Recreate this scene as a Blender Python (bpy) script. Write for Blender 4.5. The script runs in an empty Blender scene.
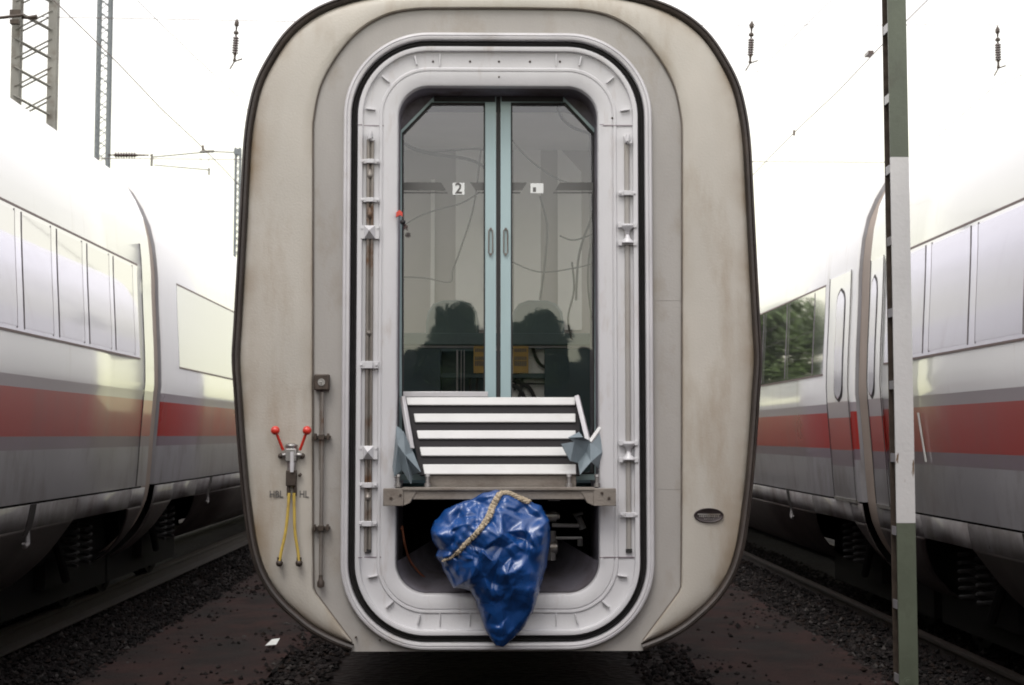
import bpy, bmesh, math, random
from mathutils import Vector, Matrix, noise
R = math.radians
random.seed(7)
C = bpy.context.scene.collection
S = bpy.context.scene

# ------------------------------------------------------------------ camera, sky, sun, exposure
F = 1422.0                                   # 50 mm lens on a 1024 px wide frame
PITCH, YAW = math.atan(92.5 / F), math.atan(26 / F)
CAMZ = 1.5
cd = bpy.data.cameras.new('camera'); cam = bpy.data.objects.new('camera', cd); C.objects.link(cam)
cam.location = (0, 0, CAMZ); cam.rotation_euler = (R(90) + PITCH, 0, -YAW)
cd.sensor_width = 36; cd.lens = 36 * F / 1024; cd.clip_start = .1; cd.clip_end = 2000
cd.dof.use_dof = True; cd.dof.focus_distance = 7.9; cd.dof.aperture_fstop = 5.6
S.camera = cam
ROT = cam.rotation_euler.to_matrix()

w = bpy.data.worlds.new('World'); S.world = w; w.use_nodes = True
nt = w.node_tree; nt.nodes.clear()
sky = nt.nodes.new('ShaderNodeTexSky'); sky.sky_type = 'NISHITA'; sky.sun_disc = False
sky.sun_elevation = R(58); sky.sun_rotation = R(200); sky.air_density = 1; sky.dust_density = 3
hs = nt.nodes.new('ShaderNodeHueSaturation'); hs.inputs['Saturation'].default_value = .25
mx = nt.nodes.new('ShaderNodeMix'); mx.data_type = 'RGBA'; mx.inputs[0].default_value = .88
tc = nt.nodes.new('ShaderNodeTexCoord'); sp = nt.nodes.new('ShaderNodeSeparateXYZ')
cr = nt.nodes.new('ShaderNodeValToRGB')      # cloud layer: faintly yellow near the horizon, white above
cr.color_ramp.elements[0].position = .0; cr.color_ramp.elements[0].color = (.86, .855, .52, 1)
cr.color_ramp.elements[1].position = .32; cr.color_ramp.elements[1].color = (.98, .955, .975, 1)
sc_ = nt.nodes.new('ShaderNodeVectorMath'); sc_.operation = 'SCALE'; sc_.inputs[3].default_value = 11.0
bg = nt.nodes.new('ShaderNodeBackground'); bg.inputs['Strength'].default_value = .1
wo = nt.nodes.new('ShaderNodeOutputWorld')
L = nt.links.new
L(tc.outputs['Generated'], sp.inputs[0]); L(sp.outputs['Z'], cr.inputs[0])
L(cr.outputs[0], sc_.inputs[0]); L(sky.outputs[0], hs.inputs['Color'])
L(hs.outputs[0], mx.inputs[6]); L(sc_.outputs[0], mx.inputs[7]); L(mx.outputs[2], bg.inputs[0]); L(bg.outputs[0], wo.inputs[0])

sl = bpy.data.lights.new('sun', 'SUN'); sl.energy = 1.0; sl.angle = R(25); sl.color = (1, .96, .9)
so = bpy.data.objects.new('sun', sl); C.objects.link(so); so.rotation_euler = (R(32), 0, R(-20)); so.location = (0, -5, 20)
vs = S.view_settings; vs.view_transform = 'Standard'; vs.look = 'None'; vs.gamma = 1; vs.exposure = 0.7
S.render.engine = 'CYCLES'; S.cycles.use_denoising = True; S.cycles.max_bounces = 8
S.cycles.filter_width = 1.9

# ------------------------------------------------------------------ helpers
def W(px, py, Y):
    d = ROT @ Vector(((px - 512) / F, -(py - 342.5) / F, -1))
    d *= Y / d.y
    return Vector((d.x, d.y, CAMZ + d.z))

def mat(name, col, rough=.5, metal=0, var=.0, vscale=3, stretch=(1, 1, 1), bump=0, bscale=60, coat=0,
        dirt=None, dscale=2, dstretch=(1, 1, 1), dlo=.5, dhi=.75, spec=.5, trans=0):
    """Principled material with low-frequency colour variation, an optional dirt colour and bump."""
    m = bpy.data.materials.new(name); m.use_nodes = True; n = m.node_tree.nodes; l = m.node_tree.links.new
    b = n['Principled BSDF']
    b.inputs['Roughness'].default_value = rough; b.inputs['Metallic'].default_value = metal
    b.inputs['Specular IOR Level'].default_value = spec
    b.inputs['Coat Weight'].default_value = coat; b.inputs['Coat Roughness'].default_value = .06
    c4 = (*col, 1); b.inputs['Base Color'].default_value = c4
    t = n.new('ShaderNodeTexCoord')
    out = None
    if var:
        mp = n.new('ShaderNodeMapping'); mp.inputs['Scale'].default_value = stretch; l(t.outputs['Object'], mp.inputs[0])
        nz = n.new('ShaderNodeTexNoise'); nz.inputs['Scale'].default_value = vscale; nz.inputs['Detail'].default_value = 8
        l(mp.outputs[0], nz.inputs['Vector'])
        r = n.new('ShaderNodeValToRGB'); r.color_ramp.elements[0].position = .3; r.color_ramp.elements[1].position = .7
        r.color_ramp.elements[0].color = (*[max(0, x * (1 - var)) for x in col], 1)
        r.color_ramp.elements[1].color = (*[min(1, x * (1 + var)) for x in col], 1)
        l(nz.outputs['Fac'], r.inputs[0]); out = r.outputs[0]
        rr = n.new('ShaderNodeMapRange'); rr.inputs['To Min'].default_value = max(.02, rough - .12); rr.inputs['To Max'].default_value = min(1, rough + .12)
        l(nz.outputs['Fac'], rr.inputs[0]); l(rr.outputs[0], b.inputs['Roughness'])
    if dirt:
        mp = n.new('ShaderNodeMapping'); mp.inputs['Scale'].default_value = dstretch; l(t.outputs['Object'], mp.inputs[0])
        nz = n.new('ShaderNodeTexNoise'); nz.inputs['Scale'].default_value = dscale; nz.inputs['Detail'].default_value = 10
        nz.inputs['Roughness'].default_value = .65
        l(mp.outputs[0], nz.inputs['Vector'])
        r = n.new('ShaderNodeValToRGB'); r.color_ramp.elements[0].position = dlo; r.color_ramp.elements[1].position = dhi
        r.color_ramp.elements[0].color = (0, 0, 0, 1); r.color_ramp.elements[1].color = (1, 1, 1, 1)
        l(nz.outputs['Fac'], r.inputs[0])
        mm = n.new('ShaderNodeMix'); mm.data_type = 'RGBA'; l(r.outputs[0], mm.inputs[0])
        mm.inputs[7].default_value = (*dirt, 1)
        if out: l(out, mm.inputs[6])
        else: mm.inputs[6].default_value = c4
        out = mm.outputs[2]
    if out: l(out, b.inputs['Base Color'])
    if bump:
        nz = n.new('ShaderNodeTexNoise'); nz.inputs['Scale'].default_value = bscale; nz.inputs['Detail'].default_value = 6
        l(t.outputs['Object'], nz.inputs['Vector'])
        bp = n.new('ShaderNodeBump'); bp.inputs['Strength'].default_value = bump; bp.inputs['Distance'].default_value = .01
        l(nz.outputs['Fac'], bp.inputs['Height']); l(bp.outputs[0], b.inputs['Normal'])
    return m

def glass_mat(name, tint, refl, refl_col=(1, 1, 1), rough=.015, wob=.0):
    m = bpy.data.materials.new(name); m.use_nodes = True; n = m.node_tree.nodes; l = m.node_tree.links.new
    n.clear()
    o = n.new('ShaderNodeOutputMaterial'); tr = n.new('ShaderNodeBsdfTransparent'); tr.inputs[0].default_value = (*tint, 1)
    g = n.new('ShaderNodeBsdfGlossy'); g.inputs['Color'].default_value = (*refl_col, 1); g.inputs['Roughness'].default_value = rough
    fr = n.new('ShaderNodeFresnel'); fr.inputs[0].default_value = 1.5
    ad = n.new('ShaderNodeMath'); ad.operation = 'ADD'; ad.inputs[1].default_value = refl; ad.use_clamp = True
    mi = n.new('ShaderNodeMixShader')
    if wob:
        t = n.new('ShaderNodeTexCoord'); nz = n.new('ShaderNodeTexNoise'); nz.inputs['Scale'].default_value = 2.2
        bp = n.new('ShaderNodeBump'); bp.inputs['Strength'].default_value = wob; bp.inputs['Distance'].default_value = .02
        l(t.outputs['Object'], nz.inputs['Vector']); l(nz.outputs['Fac'], bp.inputs['Height']); l(bp.outputs[0], g.inputs['Normal'])
    l(fr.outputs[0], ad.inputs[0]); l(ad.outputs[0], mi.inputs[0]); l(tr.outputs[0], mi.inputs[1]); l(g.outputs[0], mi.inputs[2]); l(mi.outputs[0], o.inputs[0])
    return m

def wloc(o):
    v = Vector((0, 0, 0))
    while o: v += o.location; o = o.parent
    return v

class MB:
    def __init__(s): s.v = []; s.f = []; s.m = []
    def add(s, vs, fs, mi=0):
        k = len(s.v); s.v += [tuple(x) for x in vs]; s.f += [tuple(i + k for i in f) for f in fs]; s.m += [mi] * len(fs); return s
    def box(s, a, b, mi=0, rot=None, piv=None):
        vs = [Vector((x, y, z)) for x in (a[0], b[0]) for y in (a[1], b[1]) for z in (a[2], b[2])]
        if rot:
            p = piv or (Vector(a) + Vector(b)) / 2
            vs = [p + rot @ (q - p) for q in vs]
        return s.add(vs, [(0, 1, 3, 2), (4, 6, 7, 5), (0, 4, 5, 1), (2, 3, 7, 6), (0, 2, 6, 4), (1, 5, 7, 3)], mi)
    def cbox(s, c, d, mi=0, rot=None):
        c = Vector(c); d = Vector(d) / 2; return s.box(c - d, c + d, mi, rot)
    def tube(s, pts, r, n=8, mi=0, cap=True):
        pts = [Vector(p) for p in pts]; k = len(pts); rs = r if isinstance(r, (list, tuple)) else [r] * k
        vs = []; up = None
        for i, p in enumerate(pts):
            t = (pts[min(i + 1, k - 1)] - pts[max(i - 1, 0)]).normalized()
            if up is None: up = Vector((0, 0, 1)) if abs(t.z) < .9 else Vector((0, 1, 0))
            a = t.cross(up).normalized(); b = a.cross(t).normalized(); up = b
            vs += [p + (a * math.cos(q) + b * math.sin(q)) * rs[i] for q in [2 * math.pi * j / n for j in range(n)]]
        fs = [(i * n + j, i * n + (j + 1) % n, (i + 1) * n + (j + 1) % n, (i + 1) * n + j) for i in range(k - 1) for j in range(n)]
        if cap: fs += [tuple(range(n))[::-1], tuple((k - 1) * n + j for j in range(n))]
        return s.add(vs, fs, mi)
    def lathe(s, base, axis, prof, n=16, mi=0):            # prof: (dist along axis, radius)
        base = Vector(base); axis = Vector(axis).normalized()
        return s.tube([base + axis * (d + i * 1e-5) for i, (d, r) in enumerate(prof)], [max(r, 1e-4) for d, r in prof], n, mi)
    def loft(s, rings, closed=True, mi=0, cap=False):
        n = len(rings[0]); vs = [p for r in rings for p in r]; q = n if closed else n - 1
        fs = [(i * n + j, i * n + (j + 1) % n, (i + 1) * n + (j + 1) % n, (i + 1) * n + j) for i in range(len(rings) - 1) for j in range(q)]
        if cap: fs += [tuple(range(n))[::-1], tuple((len(rings) - 1) * n + j for j in range(n))]
        return s.add(vs, fs, mi)
    def sphere(s, c, r, n=12, sc=(1, 1, 1), mi=0):
        c = Vector(c); rings = []
        for i in range(n // 2 + 1):
            a = math.pi * i / (n // 2); a = min(max(a, .02), math.pi - .02)
            rings.append([c + Vector((r * sc[0] * math.sin(a) * math.cos(b), r * sc[1] * math.sin(a) * math.sin(b), r * sc[2] * math.cos(a))) for b in [2 * math.pi * j / n for j in range(n)]])
        return s.loft(rings, True, mi, True)
    def prism(s, poly, y0, y1, mi=0):                       # poly: (x, z) points, extruded along y
        return s.loft([[Vector((x, y0, z)) for x, z in poly], [Vector((x, y1, z)) for x, z in poly]], True, mi, True)
    def build(s, name, mats, parent=None, smooth=40, bevel=0, fix=True, weld=False):
        me = bpy.data.meshes.new(name)
        vs = [Vector(v) for v in s.v]
        if parent: o0 = wloc(parent)
        else:
            xs = [v.x for v in vs]; ys = [v.y for v in vs]; o0 = Vector(((min(xs) + max(xs)) / 2, (min(ys) + max(ys)) / 2, min(v.z for v in vs)))
        me.from_pydata([v - o0 for v in vs], [], s.f)
        if not isinstance(mats, (list, tuple)): mats = [mats]
        for m in mats: me.materials.append(m)
        me.polygons.foreach_set('material_index', s.m)
        if fix:
            bm = bmesh.new(); bm.from_mesh(me); (bmesh.ops.remove_doubles(bm, verts=bm.verts, dist=.0004) if weld else None); bmesh.ops.recalc_face_normals(bm, faces=bm.faces); bm.to_mesh(me); bm.free()
        if smooth:
            me.polygons.foreach_set('use_smooth', [True] * len(me.polygons)); me.set_sharp_from_angle(angle=R(smooth))
        me.update()
        o = bpy.data.objects.new(name, me); C.objects.link(o)
        if parent: o.parent = parent
        else: o.location = o0
        if bevel:
            b = o.modifiers.new('bevel', 'BEVEL'); b.width = bevel; b.segments = 2; b.limit_method = 'ANGLE'; b.angle_limit = R(40); b.harden_normals = False
        return o

def build_split(b, name, mats, parent, **kw):        # one object for each separate piece in the builder
    par = list(range(len(b.v)))
    def find(i):
        while par[i] != i: par[i] = par[par[i]]; i = par[i]
        return i
    for f in b.f:
        for i in f[1:]: par[find(i)] = find(f[0])
    groups = {}
    for f, m_ in zip(b.f, b.m): groups.setdefault(find(f[0]), []).append((f, m_))
    for fs in groups.values():
        idx = sorted({i for f, _ in fs for i in f}); mp = {i: k for k, i in enumerate(idx)}
        n = MB(); n.v = [b.v[i] for i in idx]; n.f = [tuple(mp[i] for i in f) for f, _ in fs]; n.m = [m_ for _, m_ in fs]
        n.build(name, mats, parent, **kw)
def tag(o, label=None, cat=None, group=None, kind=None):
    if label: o['label'] = label
    if cat: o['category'] = cat
    if group: o['group'] = group
    if kind: o['kind'] = kind
    return o
def empty(name, loc, label=None, cat=None, group=None):
    o = bpy.data.objects.new(name, None); C.objects.link(o); o.location = loc; o.empty_display_size = .2
    return tag(o, label, cat, group)
def catmull(pts, n=6):
    P = [Vector(p) for p in pts]; out = []
    for i in range(len(P) - 1):
        a, b, c, d = P[max(i - 1, 0)], P[i], P[i + 1], P[min(i + 2, len(P) - 1)]
        for k in range(n):
            t = k / n
            out.append(.5 * ((2 * b) + (c - a) * t + (2 * a - 5 * b + 4 * c - d) * t * t + (3 * b - a - 3 * c + d) * t ** 3))
    return out + [P[-1]]
def resample(pts, n):
    d = [0]
    for a, b in zip(pts, pts[1:]): d.append(d[-1] + (b - a).length)
    out = []; j = 0
    for i in range(n):
        t = d[-1] * i / (n - 1)
        while j < len(d) - 2 and d[j + 1] < t: j += 1
        f = (t - d[j]) / max(d[j + 1] - d[j], 1e-9); out.append(pts[j].lerp(pts[j + 1], min(f, 1)))
    return out
def text(s, size, loc, m, name, parent, rot=(R(90), 0, 0), ext=.0008, sx=1):
    c = bpy.data.curves.new(name, 'FONT'); c.body = s; c.size = size; c.extrude = ext; c.offset = size * .012; c.align_x = 'CENTER'; c.align_y = 'CENTER'
    c.materials.append(m)
    tmp = bpy.data.objects.new('tmp_text', c); me = bpy.data.meshes.new_from_object(tmp); bpy.data.objects.remove(tmp)
    if not me.materials: me.materials.append(m)
    o = bpy.data.objects.new(name, me); C.objects.link(o); o.parent = parent; o.location = Vector(loc) - wloc(parent); o.rotation_euler = rot; o.scale = (sx, 1, 1)
    return o

# ------------------------------------------------------------------ materials
M = {}
M['cream'] = mat('weathered_cream_paint', (.425, .398, .352), .46, 0, .09, 1.9, (1, 1, .7), .15, 90, .08, (.27, .21, .145), 1.5, (2.0, 1, .55), .50, .80)
M['panel'] = mat('weathered_grey_paint', (.325, .308, .288), .48, 0, .10, 2.2, (1.5, 1, .4), .12, 80, .1, (.22, .18, .13), 2.2, (1.4, 1, .8), .52, .85)
M['frame'] = mat('scuffed_white_paint', (.54, .535, .55), .36, 0, .06, 3, (1, 1, .5), .08, 90, .3, (.38, .33, .30), 3, (3, 1, .7), .56, .80)
M['frame_out'] = mat('worn_white_aluminium', (.53, .52, .535), .34, .15, .10, 5, (1, 1, .6), .08, 90, .2, (.42, .39, .37), 4, (1, 1, 1), .56, .80)
M['rubber'] = mat('black_rubber', (.012, .011, .011), .55, 0, .3, 20)
M['rim'] = mat('dark_rim_rubber', (.040, .032, .028), .48, 0, .3, 7, (1, 1, .4), .15, 50, 0, (.09, .065, .05), 3, (1, 1, .5), .5, .8)
M['tunnel'] = mat('grey_violet_inner_wall', (.15, .14, .165), .6, 0, .25, 3, (1, 1, .5), .1, 60, 0, (.05, .035, .03), 3, (1, 1, 1), .45, .7)
M['dark'] = mat('shade_black_steel', (.008, .0075, .0075), .85, 0, .4, 6, bump=.2, spec=.1)  # near black, holds the deep shade below and inside the coaches
M['teal'] = mat('pale_teal_door_frame', (.33, .44, .46), .33, .1, .06, 6, (1, 1, .3), coat=.3)
M['teal_dark'] = mat('dark_teal_frame', (.10, .16, .17), .4, .1, .1, 6)
M['steel'] = mat('bare_steel', (.36, .35, .34), .38, .8, .2, 12, (1, 1, .3), .1, 80, 0, (.2, .15, .11), 6, (1, 1, 1), .55, .7)
M['rod'] = mat('tarnished_rod', (.21, .19, .17), .42, .5, .25, 8, (1, 1, .5), .1, 60, 0, (.12, .065, .035), 5, (1, 1, 1), .52, .66)
M['beam'] = mat('weathered_aluminium_beam', (.215, .19, .165), .5, .3, .2, 6, (.5, 1, 2), .25, 90, 0, (.14, .11, .09), 5, (1, 1, 1), .5, .72)
M['slat'] = mat('off_white_slat', (.64, .64, .63), .4, 0, .05, 6, (1, 1, 1), .06, 60, .1, (.5, .47, .43), 5, (.5, 1, 2), .58, .8)
M['slat_dark'] = mat('dark_slat_gap', (.014, .012, .014), .8, 0, .3, 12, (.5, 1, 3), .2, 90)
M['flap'] = mat('grey_blue_rubber_cloth', (.175, .215, .24), .5, 0, .15, 8, bump=.15, bscale=40)
M['red'] = mat('red_plastic', (.55, .035, .02), .3, 0, .1, 10, coat=.3)
M['yellow'] = mat('yellow_hose', (.50, .36, .075), .42, 0, .15, 14, (1, 1, .5), dirt=(.3, .2, .06), dscale=12, dlo=.5, dhi=.75)
M['brown_fit'] = mat('dark_brown_fitting', (.06, .045, .035), .5, .3, .3, 20)
M['ink'] = mat('grey_stencil_ink', (.10, .095, .09), .7)
M['tarp'] = mat('blue_tarpaulin', (.007, .056, .215), .29, 0, .16, 5, bump=.10, bscale=40, coat=.1, spec=.8)
_n = M['tarp'].node_tree.nodes; _l = M['tarp'].node_tree.links.new
_v = _n.new('ShaderNodeTexVoronoi'); _v.inputs['Scale'].default_value = 10; _v.distance = 'MANHATTAN'; _t = _n.new('ShaderNodeTexCoord'); _w = _n.new('ShaderNodeTexNoise'); _w.inputs['Scale'].default_value = 6
_a = _n.new('ShaderNodeMixRGB'); _a.inputs[0].default_value = .15; _l(_t.outputs['Object'], _w.inputs['Vector']); _l(_t.outputs['Object'], _a.inputs[1]); _l(_w.outputs['Color'], _a.inputs[2]); _l(_a.outputs[0], _v.inputs['Vector'])
_b = _n.new('ShaderNodeBump'); _b.inputs['Strength'].default_value = .22; _b.inputs['Distance'].default_value = .025; _l(_v.outputs['Distance'], _b.inputs['Height']); _l(_b.outputs[0], _n['Principled BSDF'].inputs['Normal'])
M['rope'] = mat('hemp_rope', (.40, .33, .235), .85, 0, .3, 40, bump=.6, bscale=120)
M['copper'] = mat('copper_pipe', (.30, .11, .06), .45, .6, .2, 10)
M['wall_in'] = mat('beige_grey_wall', (.42, .385, .36), .6, 0, .05, 3)
M['wall_and_band'] = mat('light_panel_and_reflection', (.84, .84, .78), .5, 0, .05, 3)
M['teal_in'] = mat('dark_teal_cabinet', (.018, .042, .050), .45, 0, .15, 5)
M['teal_mid'] = mat('muted_teal_plastic', (.075, .115, .115), .5, 0, .1, 5)
M['placard'] = mat('yellow_placard', (.36, .225, .05), .5, 0, .1, 20)
M['white_label'] = mat('white_sticker', (.75, .77, .75), .5)
M['print'] = mat('grey_band', (.11, .11, .105), .5)
M['door_glass'] = glass_mat('coated_door_glass', (.92, .91, .90), .075, (.90, .91, 1.0), wob=.10)
M['clear_glass'] = glass_mat('side_window_glass', (.8, .85, .82), .02)
# side trains
M['w_white'] = mat('glossy_train_white', (.80, .80, .80), .22, 0, .03, 1.2, (1, .3, 1), .03, 4, .6, (.62, .60, .56), 2.2, (1, 1.6, .25), .58, .8)
M['w_red'] = mat('glossy_train_red', (.31, .020, .015), .3, 0, .08, 2, (1, .4, .5), .03, 4, .22, (.25, .04, .035), 2, (1, 2, .2), .5, .8)
M['w_band'] = mat('mauve_grey_band', (.165, .125, .15), .3, 0, .08, 2, (1, .4, .5), .03, 4, .5, (.16, .13, .13), 2, (1, 2, .3), .5, .8)
M['w_upper'] = mat('light_mauve_band', (.30, .265, .285), .3, 0, .08, 2, (1, .4, .5), .03, 4, .3)
M['w_grey'] = mat('dirty_light_grey_paint', (.25, .243, .255), .38, 0, .12, 2, (1, .5, .7), .06, 8, .3, (.12, .105, .095), 2.5, (1, 1.2, .5), .48, .78)
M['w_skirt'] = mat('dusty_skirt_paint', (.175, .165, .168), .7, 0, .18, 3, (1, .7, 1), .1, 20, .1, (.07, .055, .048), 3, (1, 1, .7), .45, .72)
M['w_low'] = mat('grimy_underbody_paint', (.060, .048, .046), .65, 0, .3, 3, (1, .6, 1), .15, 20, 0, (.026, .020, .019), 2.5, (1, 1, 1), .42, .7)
M['w_roof'] = mat('pale_roof_paint', (.74, .74, .73), .4, 0, .06, 1, coat=.2)
M['w_seal'] = mat('taupe_gangway_rubber', (.30, .245, .205), .6, 0, .15, 4, (1, 1, .4))
M['seam'] = mat('dark_joint', (.03, .026, .026), .6)
M['brownline'] = mat('brown_window_trim', (.13, .085, .08), .5)
M['dusky_steel'] = mat('dark_spring_steel', (.010, .009, .009), .8, .1, .3, 10)  # near-black spring steel
M['see_glass'] = glass_mat('see_through_window_glass', (.80, .86, .80), .05)
M['ribbon'] = mat('mirror_coated_window_band', (.62, .61, .68), .05, .92, 0)
M['ribbon_dim'] = mat('dimmed_window_band', (.48, .48, .58), .2, .75, 0)  # same glass, its sky reflection toned down for the far left coach
M['edge'] = mat('grey_pane_edge', (.22, .20, .205), .5)
M['pane'] = mat('mirror_coated_pane', (.56, .55, .61), .025, .95, 0, bump=.018, bscale=1.6)
M['chalk'] = mat('white_marking_paint', (.72, .72, .70), .5, 0, .08, 9)
# ground and line side
M['rail'] = mat('rusty_rail', (.022, .014, .011), .8, .1, .3, 5, bump=.3, bscale=30)
M['rail_top'] = mat('worn_rail_head', (.05, .036, .03), .6, .3, .2, 5)
M['green_post'] = mat('olive_green_post_paint', (.080, .094, .066), .5, 0, .14, 6, (1, 1, .5), .15, 40, .1, (.06, .065, .045), 7, (1, 1, .6), .55, .75)
M['white_post'] = mat('chipped_white_post_paint', (.50, .495, .49), .42, 0, .08, 5, (1, 1, .5), .2, 40, .1, (.13, .085, .05), 8, (2.2, 1, .45), .635, .665)
M['mast'] = mat('galvanised_grey_mast', (.22, .215, .195), .6, .2, .2, 3, (1, 1, .5), dirt=(.1, .075, .055), dscale=3, dlo=.5, dhi=.7)
M['mast_far'] = mat('blue_grey_mast_paint', (.20, .22, .235), .6, .1, .15, 2)
M['wire'] = mat('dull_wire', (.16, .13, .12), .5, .5)
M['ceramic'] = mat('brown_ceramic', (.055, .03, .025), .3, 0, .3, 20, coat=.5)
M['bark'] = mat('bark', (.07, .055, .04), .85, 0, .3, 4, bump=.5)
M['leaf'] = mat('leaves', (.055, .095, .028), .6, 0, .5, .9)
M['leaf2'] = mat('leaves_bright', (.085, .13, .035), .6, 0, .5, 1.1)

# ------------------------------------------------------------------ ground
def ground_mat():
    m = bpy.data.materials.new('dark_ballast_bed'); m.use_nodes = True; n = m.node_tree.nodes; l = m.node_tree.links.new  # very dark ballast colour, varied stone by stone
    b = n['Principled BSDF']; b.inputs['Roughness'].default_value = .9; b.inputs['Specular IOR Level'].default_value = .2
    t = n.new('ShaderNodeTexCoord')
    v = n.new('ShaderNodeTexVoronoi'); v.inputs['Scale'].default_value = 16; l(t.outputs['Object'], v.inputs['Vector'])
    r = n.new('ShaderNodeValToRGB'); e = r.color_ramp.elements
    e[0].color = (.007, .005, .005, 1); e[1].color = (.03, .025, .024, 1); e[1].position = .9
    l(v.outputs['Color'], r.inputs[0])
    nz = n.new('ShaderNodeTexNoise'); nz.inputs['Scale'].default_value = .8; nz.inputs['Detail'].default_value = 8; l(t.outputs['Object'], nz.inputs['Vector'])
    r2 = n.new('ShaderNodeValToRGB'); r2.color_ramp.elements[0].position = .4; r2.color_ramp.elements[1].position = .7
    l(nz.outputs['Fac'], r2.inputs[0])
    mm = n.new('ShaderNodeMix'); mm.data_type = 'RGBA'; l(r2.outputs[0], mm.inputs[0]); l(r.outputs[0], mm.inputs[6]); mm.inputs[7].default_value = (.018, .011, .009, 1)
    l(mm.outputs[2], b.inputs['Base Color'])
    bp = n.new('ShaderNodeBump'); bp.inputs['Strength'].default_value = .8; bp.inputs['Distance'].default_value = .03
    l(v.outputs['Distance'], bp.inputs['Height']); l(bp.outputs[0], b.inputs['Normal'])
    return m
M['ground'] = ground_mat()
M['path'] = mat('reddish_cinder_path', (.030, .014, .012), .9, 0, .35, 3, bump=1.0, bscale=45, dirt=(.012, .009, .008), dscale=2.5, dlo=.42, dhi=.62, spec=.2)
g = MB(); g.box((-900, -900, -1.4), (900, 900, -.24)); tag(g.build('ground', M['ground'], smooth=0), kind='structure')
def strip(x0, x1, y0, y1, z, amp, st, name, m):
    b = MB(); nx = max(2, int((x1 - x0) / st)); ny = int((y1 - y0) / (st * 1.6)); rings = []
    for j in range(ny + 1):
        y = y0 + (y1 - y0) * j / ny
        row = []
        for i in range(nx + 1):
            x = x0 + (x1 - x0) * i / nx; e = min(i, nx - i) / nx
            zz = z + amp * noise.noise((x * 2.1, y * 2.1, 3)) + amp * .5 * noise.noise((x * 9, y * 9, 7)) - (.09 if e == 0 else 0)
            row.append(Vector((x + (.45 * noise.noise((y * .9, x, 0)) if e == 0 else 0), y, zz)))
        rings.append(row)
    b.loft(rings, False); return tag(b.build(name, m, fix=False), kind='structure')
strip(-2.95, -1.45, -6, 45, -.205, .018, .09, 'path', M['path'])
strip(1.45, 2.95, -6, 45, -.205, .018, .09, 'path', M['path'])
def stones():
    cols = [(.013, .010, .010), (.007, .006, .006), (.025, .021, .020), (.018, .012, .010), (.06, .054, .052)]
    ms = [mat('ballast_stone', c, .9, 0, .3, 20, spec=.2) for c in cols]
    b = MB(); rnd = random.Random(3)
    def put(x, y, r):
        z = -.235 + rnd.random() * .045
        a = rnd.random() * 6.28; ca, sa = math.cos(a), math.sin(a)
        vs = []
        for q in ((1, 0, 0), (0, 1, 0), (-1, 0, 0), (0, -1, 0), (.1, .1, .8), (.5, .5, -.6), (-.5, -.4, -.6)):
            k = .65 + rnd.random() * .6
            vs.append((x + r * k * (q[0] * ca - q[1] * sa), y + r * k * (q[0] * sa + q[1] * ca), z + r * k * q[2] * .9))
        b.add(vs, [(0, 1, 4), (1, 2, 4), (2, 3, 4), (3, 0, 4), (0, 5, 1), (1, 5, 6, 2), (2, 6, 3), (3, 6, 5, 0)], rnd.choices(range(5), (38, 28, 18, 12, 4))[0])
    for x0, x1, y0, y1, nn in ((-5.6, -2.8, 7, 16, 15000), (-4.2, -2.8, 16, 30, 6000), (2.8, 5.2, 6.5, 16, 14000), (2.8, 4.2, 16, 30, 6000),
                               (-1.7, 1.7, 6.8, 9.5, 3500), (1.1, 1.6, 8, 25, 2500), (-1.6, -1.1, 8, 25, 2500)):
        for _ in range(nn): put(rnd.uniform(x0, x1), rnd.uniform(y0, y1), rnd.uniform(.011, .031))
    for _ in range(9000):
        x = rnd.choice((-1, 1)) * rnd.uniform(1.35, 3.1); y = rnd.uniform(7, 26)
        if noise.noise((x * 1.3, y * .8, 4)) + abs(abs(x) - 2.2) * .75 > .28 + rnd.random() * .5 - .2: put(x, y, rnd.uniform(.008, .030))
    for _ in range(900): put(rnd.choice((-1, 1)) * rnd.uniform(1.2, 3.6), rnd.uniform(7, 22), rnd.uniform(.012, .026))
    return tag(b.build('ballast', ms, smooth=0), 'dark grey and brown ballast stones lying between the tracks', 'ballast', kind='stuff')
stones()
ZR = -.11                                        # the right-hand track lies a little lower
def rail(x, z, y0=-14, y1=70, label='', m1='rail', m2='rail_top'):
    p = [(-.075, -.172), (.075, -.172), (.075, -.16), (.012, -.13), (.012, -.045), (.036, -.03), (.036, -.004), (.03, 0), (-.03, 0), (-.036, -.004), (-.036, -.03), (-.012, -.045), (-.012, -.13), (-.075, -.16)]
    t = empty('rail', (x, y0, z - .172), label, 'rail', 'running rails of the sidings')
    b = MB(); b.prism([(x + a, z + c) for a, c in p], y0, y1); b.build('rail_body', M[m1], t)
    b = MB(); b.box((x - .027, y0, z + .0005), (x + .027, y1, z + .003)); b.build('running_surface', M[m2], t)
    return t
XL, XRt = -4.49, 4.33
rail(XL + .76, 0, label='rusty rail under the near side of the left-hand train'); rail(XL - .76, 0, label='rusty rail under the far side of the left-hand train')
rail(XRt - .76, ZR, label='rusty rail under the near side of the right-hand train'); rail(XRt + .76, ZR, label='rusty rail under the far side of the right-hand train')
rail(-.70, 0, y0=13, label='rail under the left side of the central coach', m1='dark', m2='rail'); rail(.82, 0, y0=13, label='rail under the right side of the central coach', m1='dark', m2='rail')  # these rails are coloured darker for the shade under the coach
b = MB(); p = W(272, 645, 11.5); p.z = -.17
b.add([p + Vector(q) for q in ((-.05, -.03, 0), (.04, -.05, .01), (.06, .02, .05), (0, .05, .03), (-.04, .04, 0), (0, 0, .045))],
      [(0, 1, 5), (1, 2, 5), (2, 3, 5), (3, 4, 5), (4, 0, 5), (4, 3, 2, 1, 0)])
tag(b.build('crumpled_paper', M['white_label'], smooth=0), 'scrap of white paper lying on the dark ground by the coach', 'litter')

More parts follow.
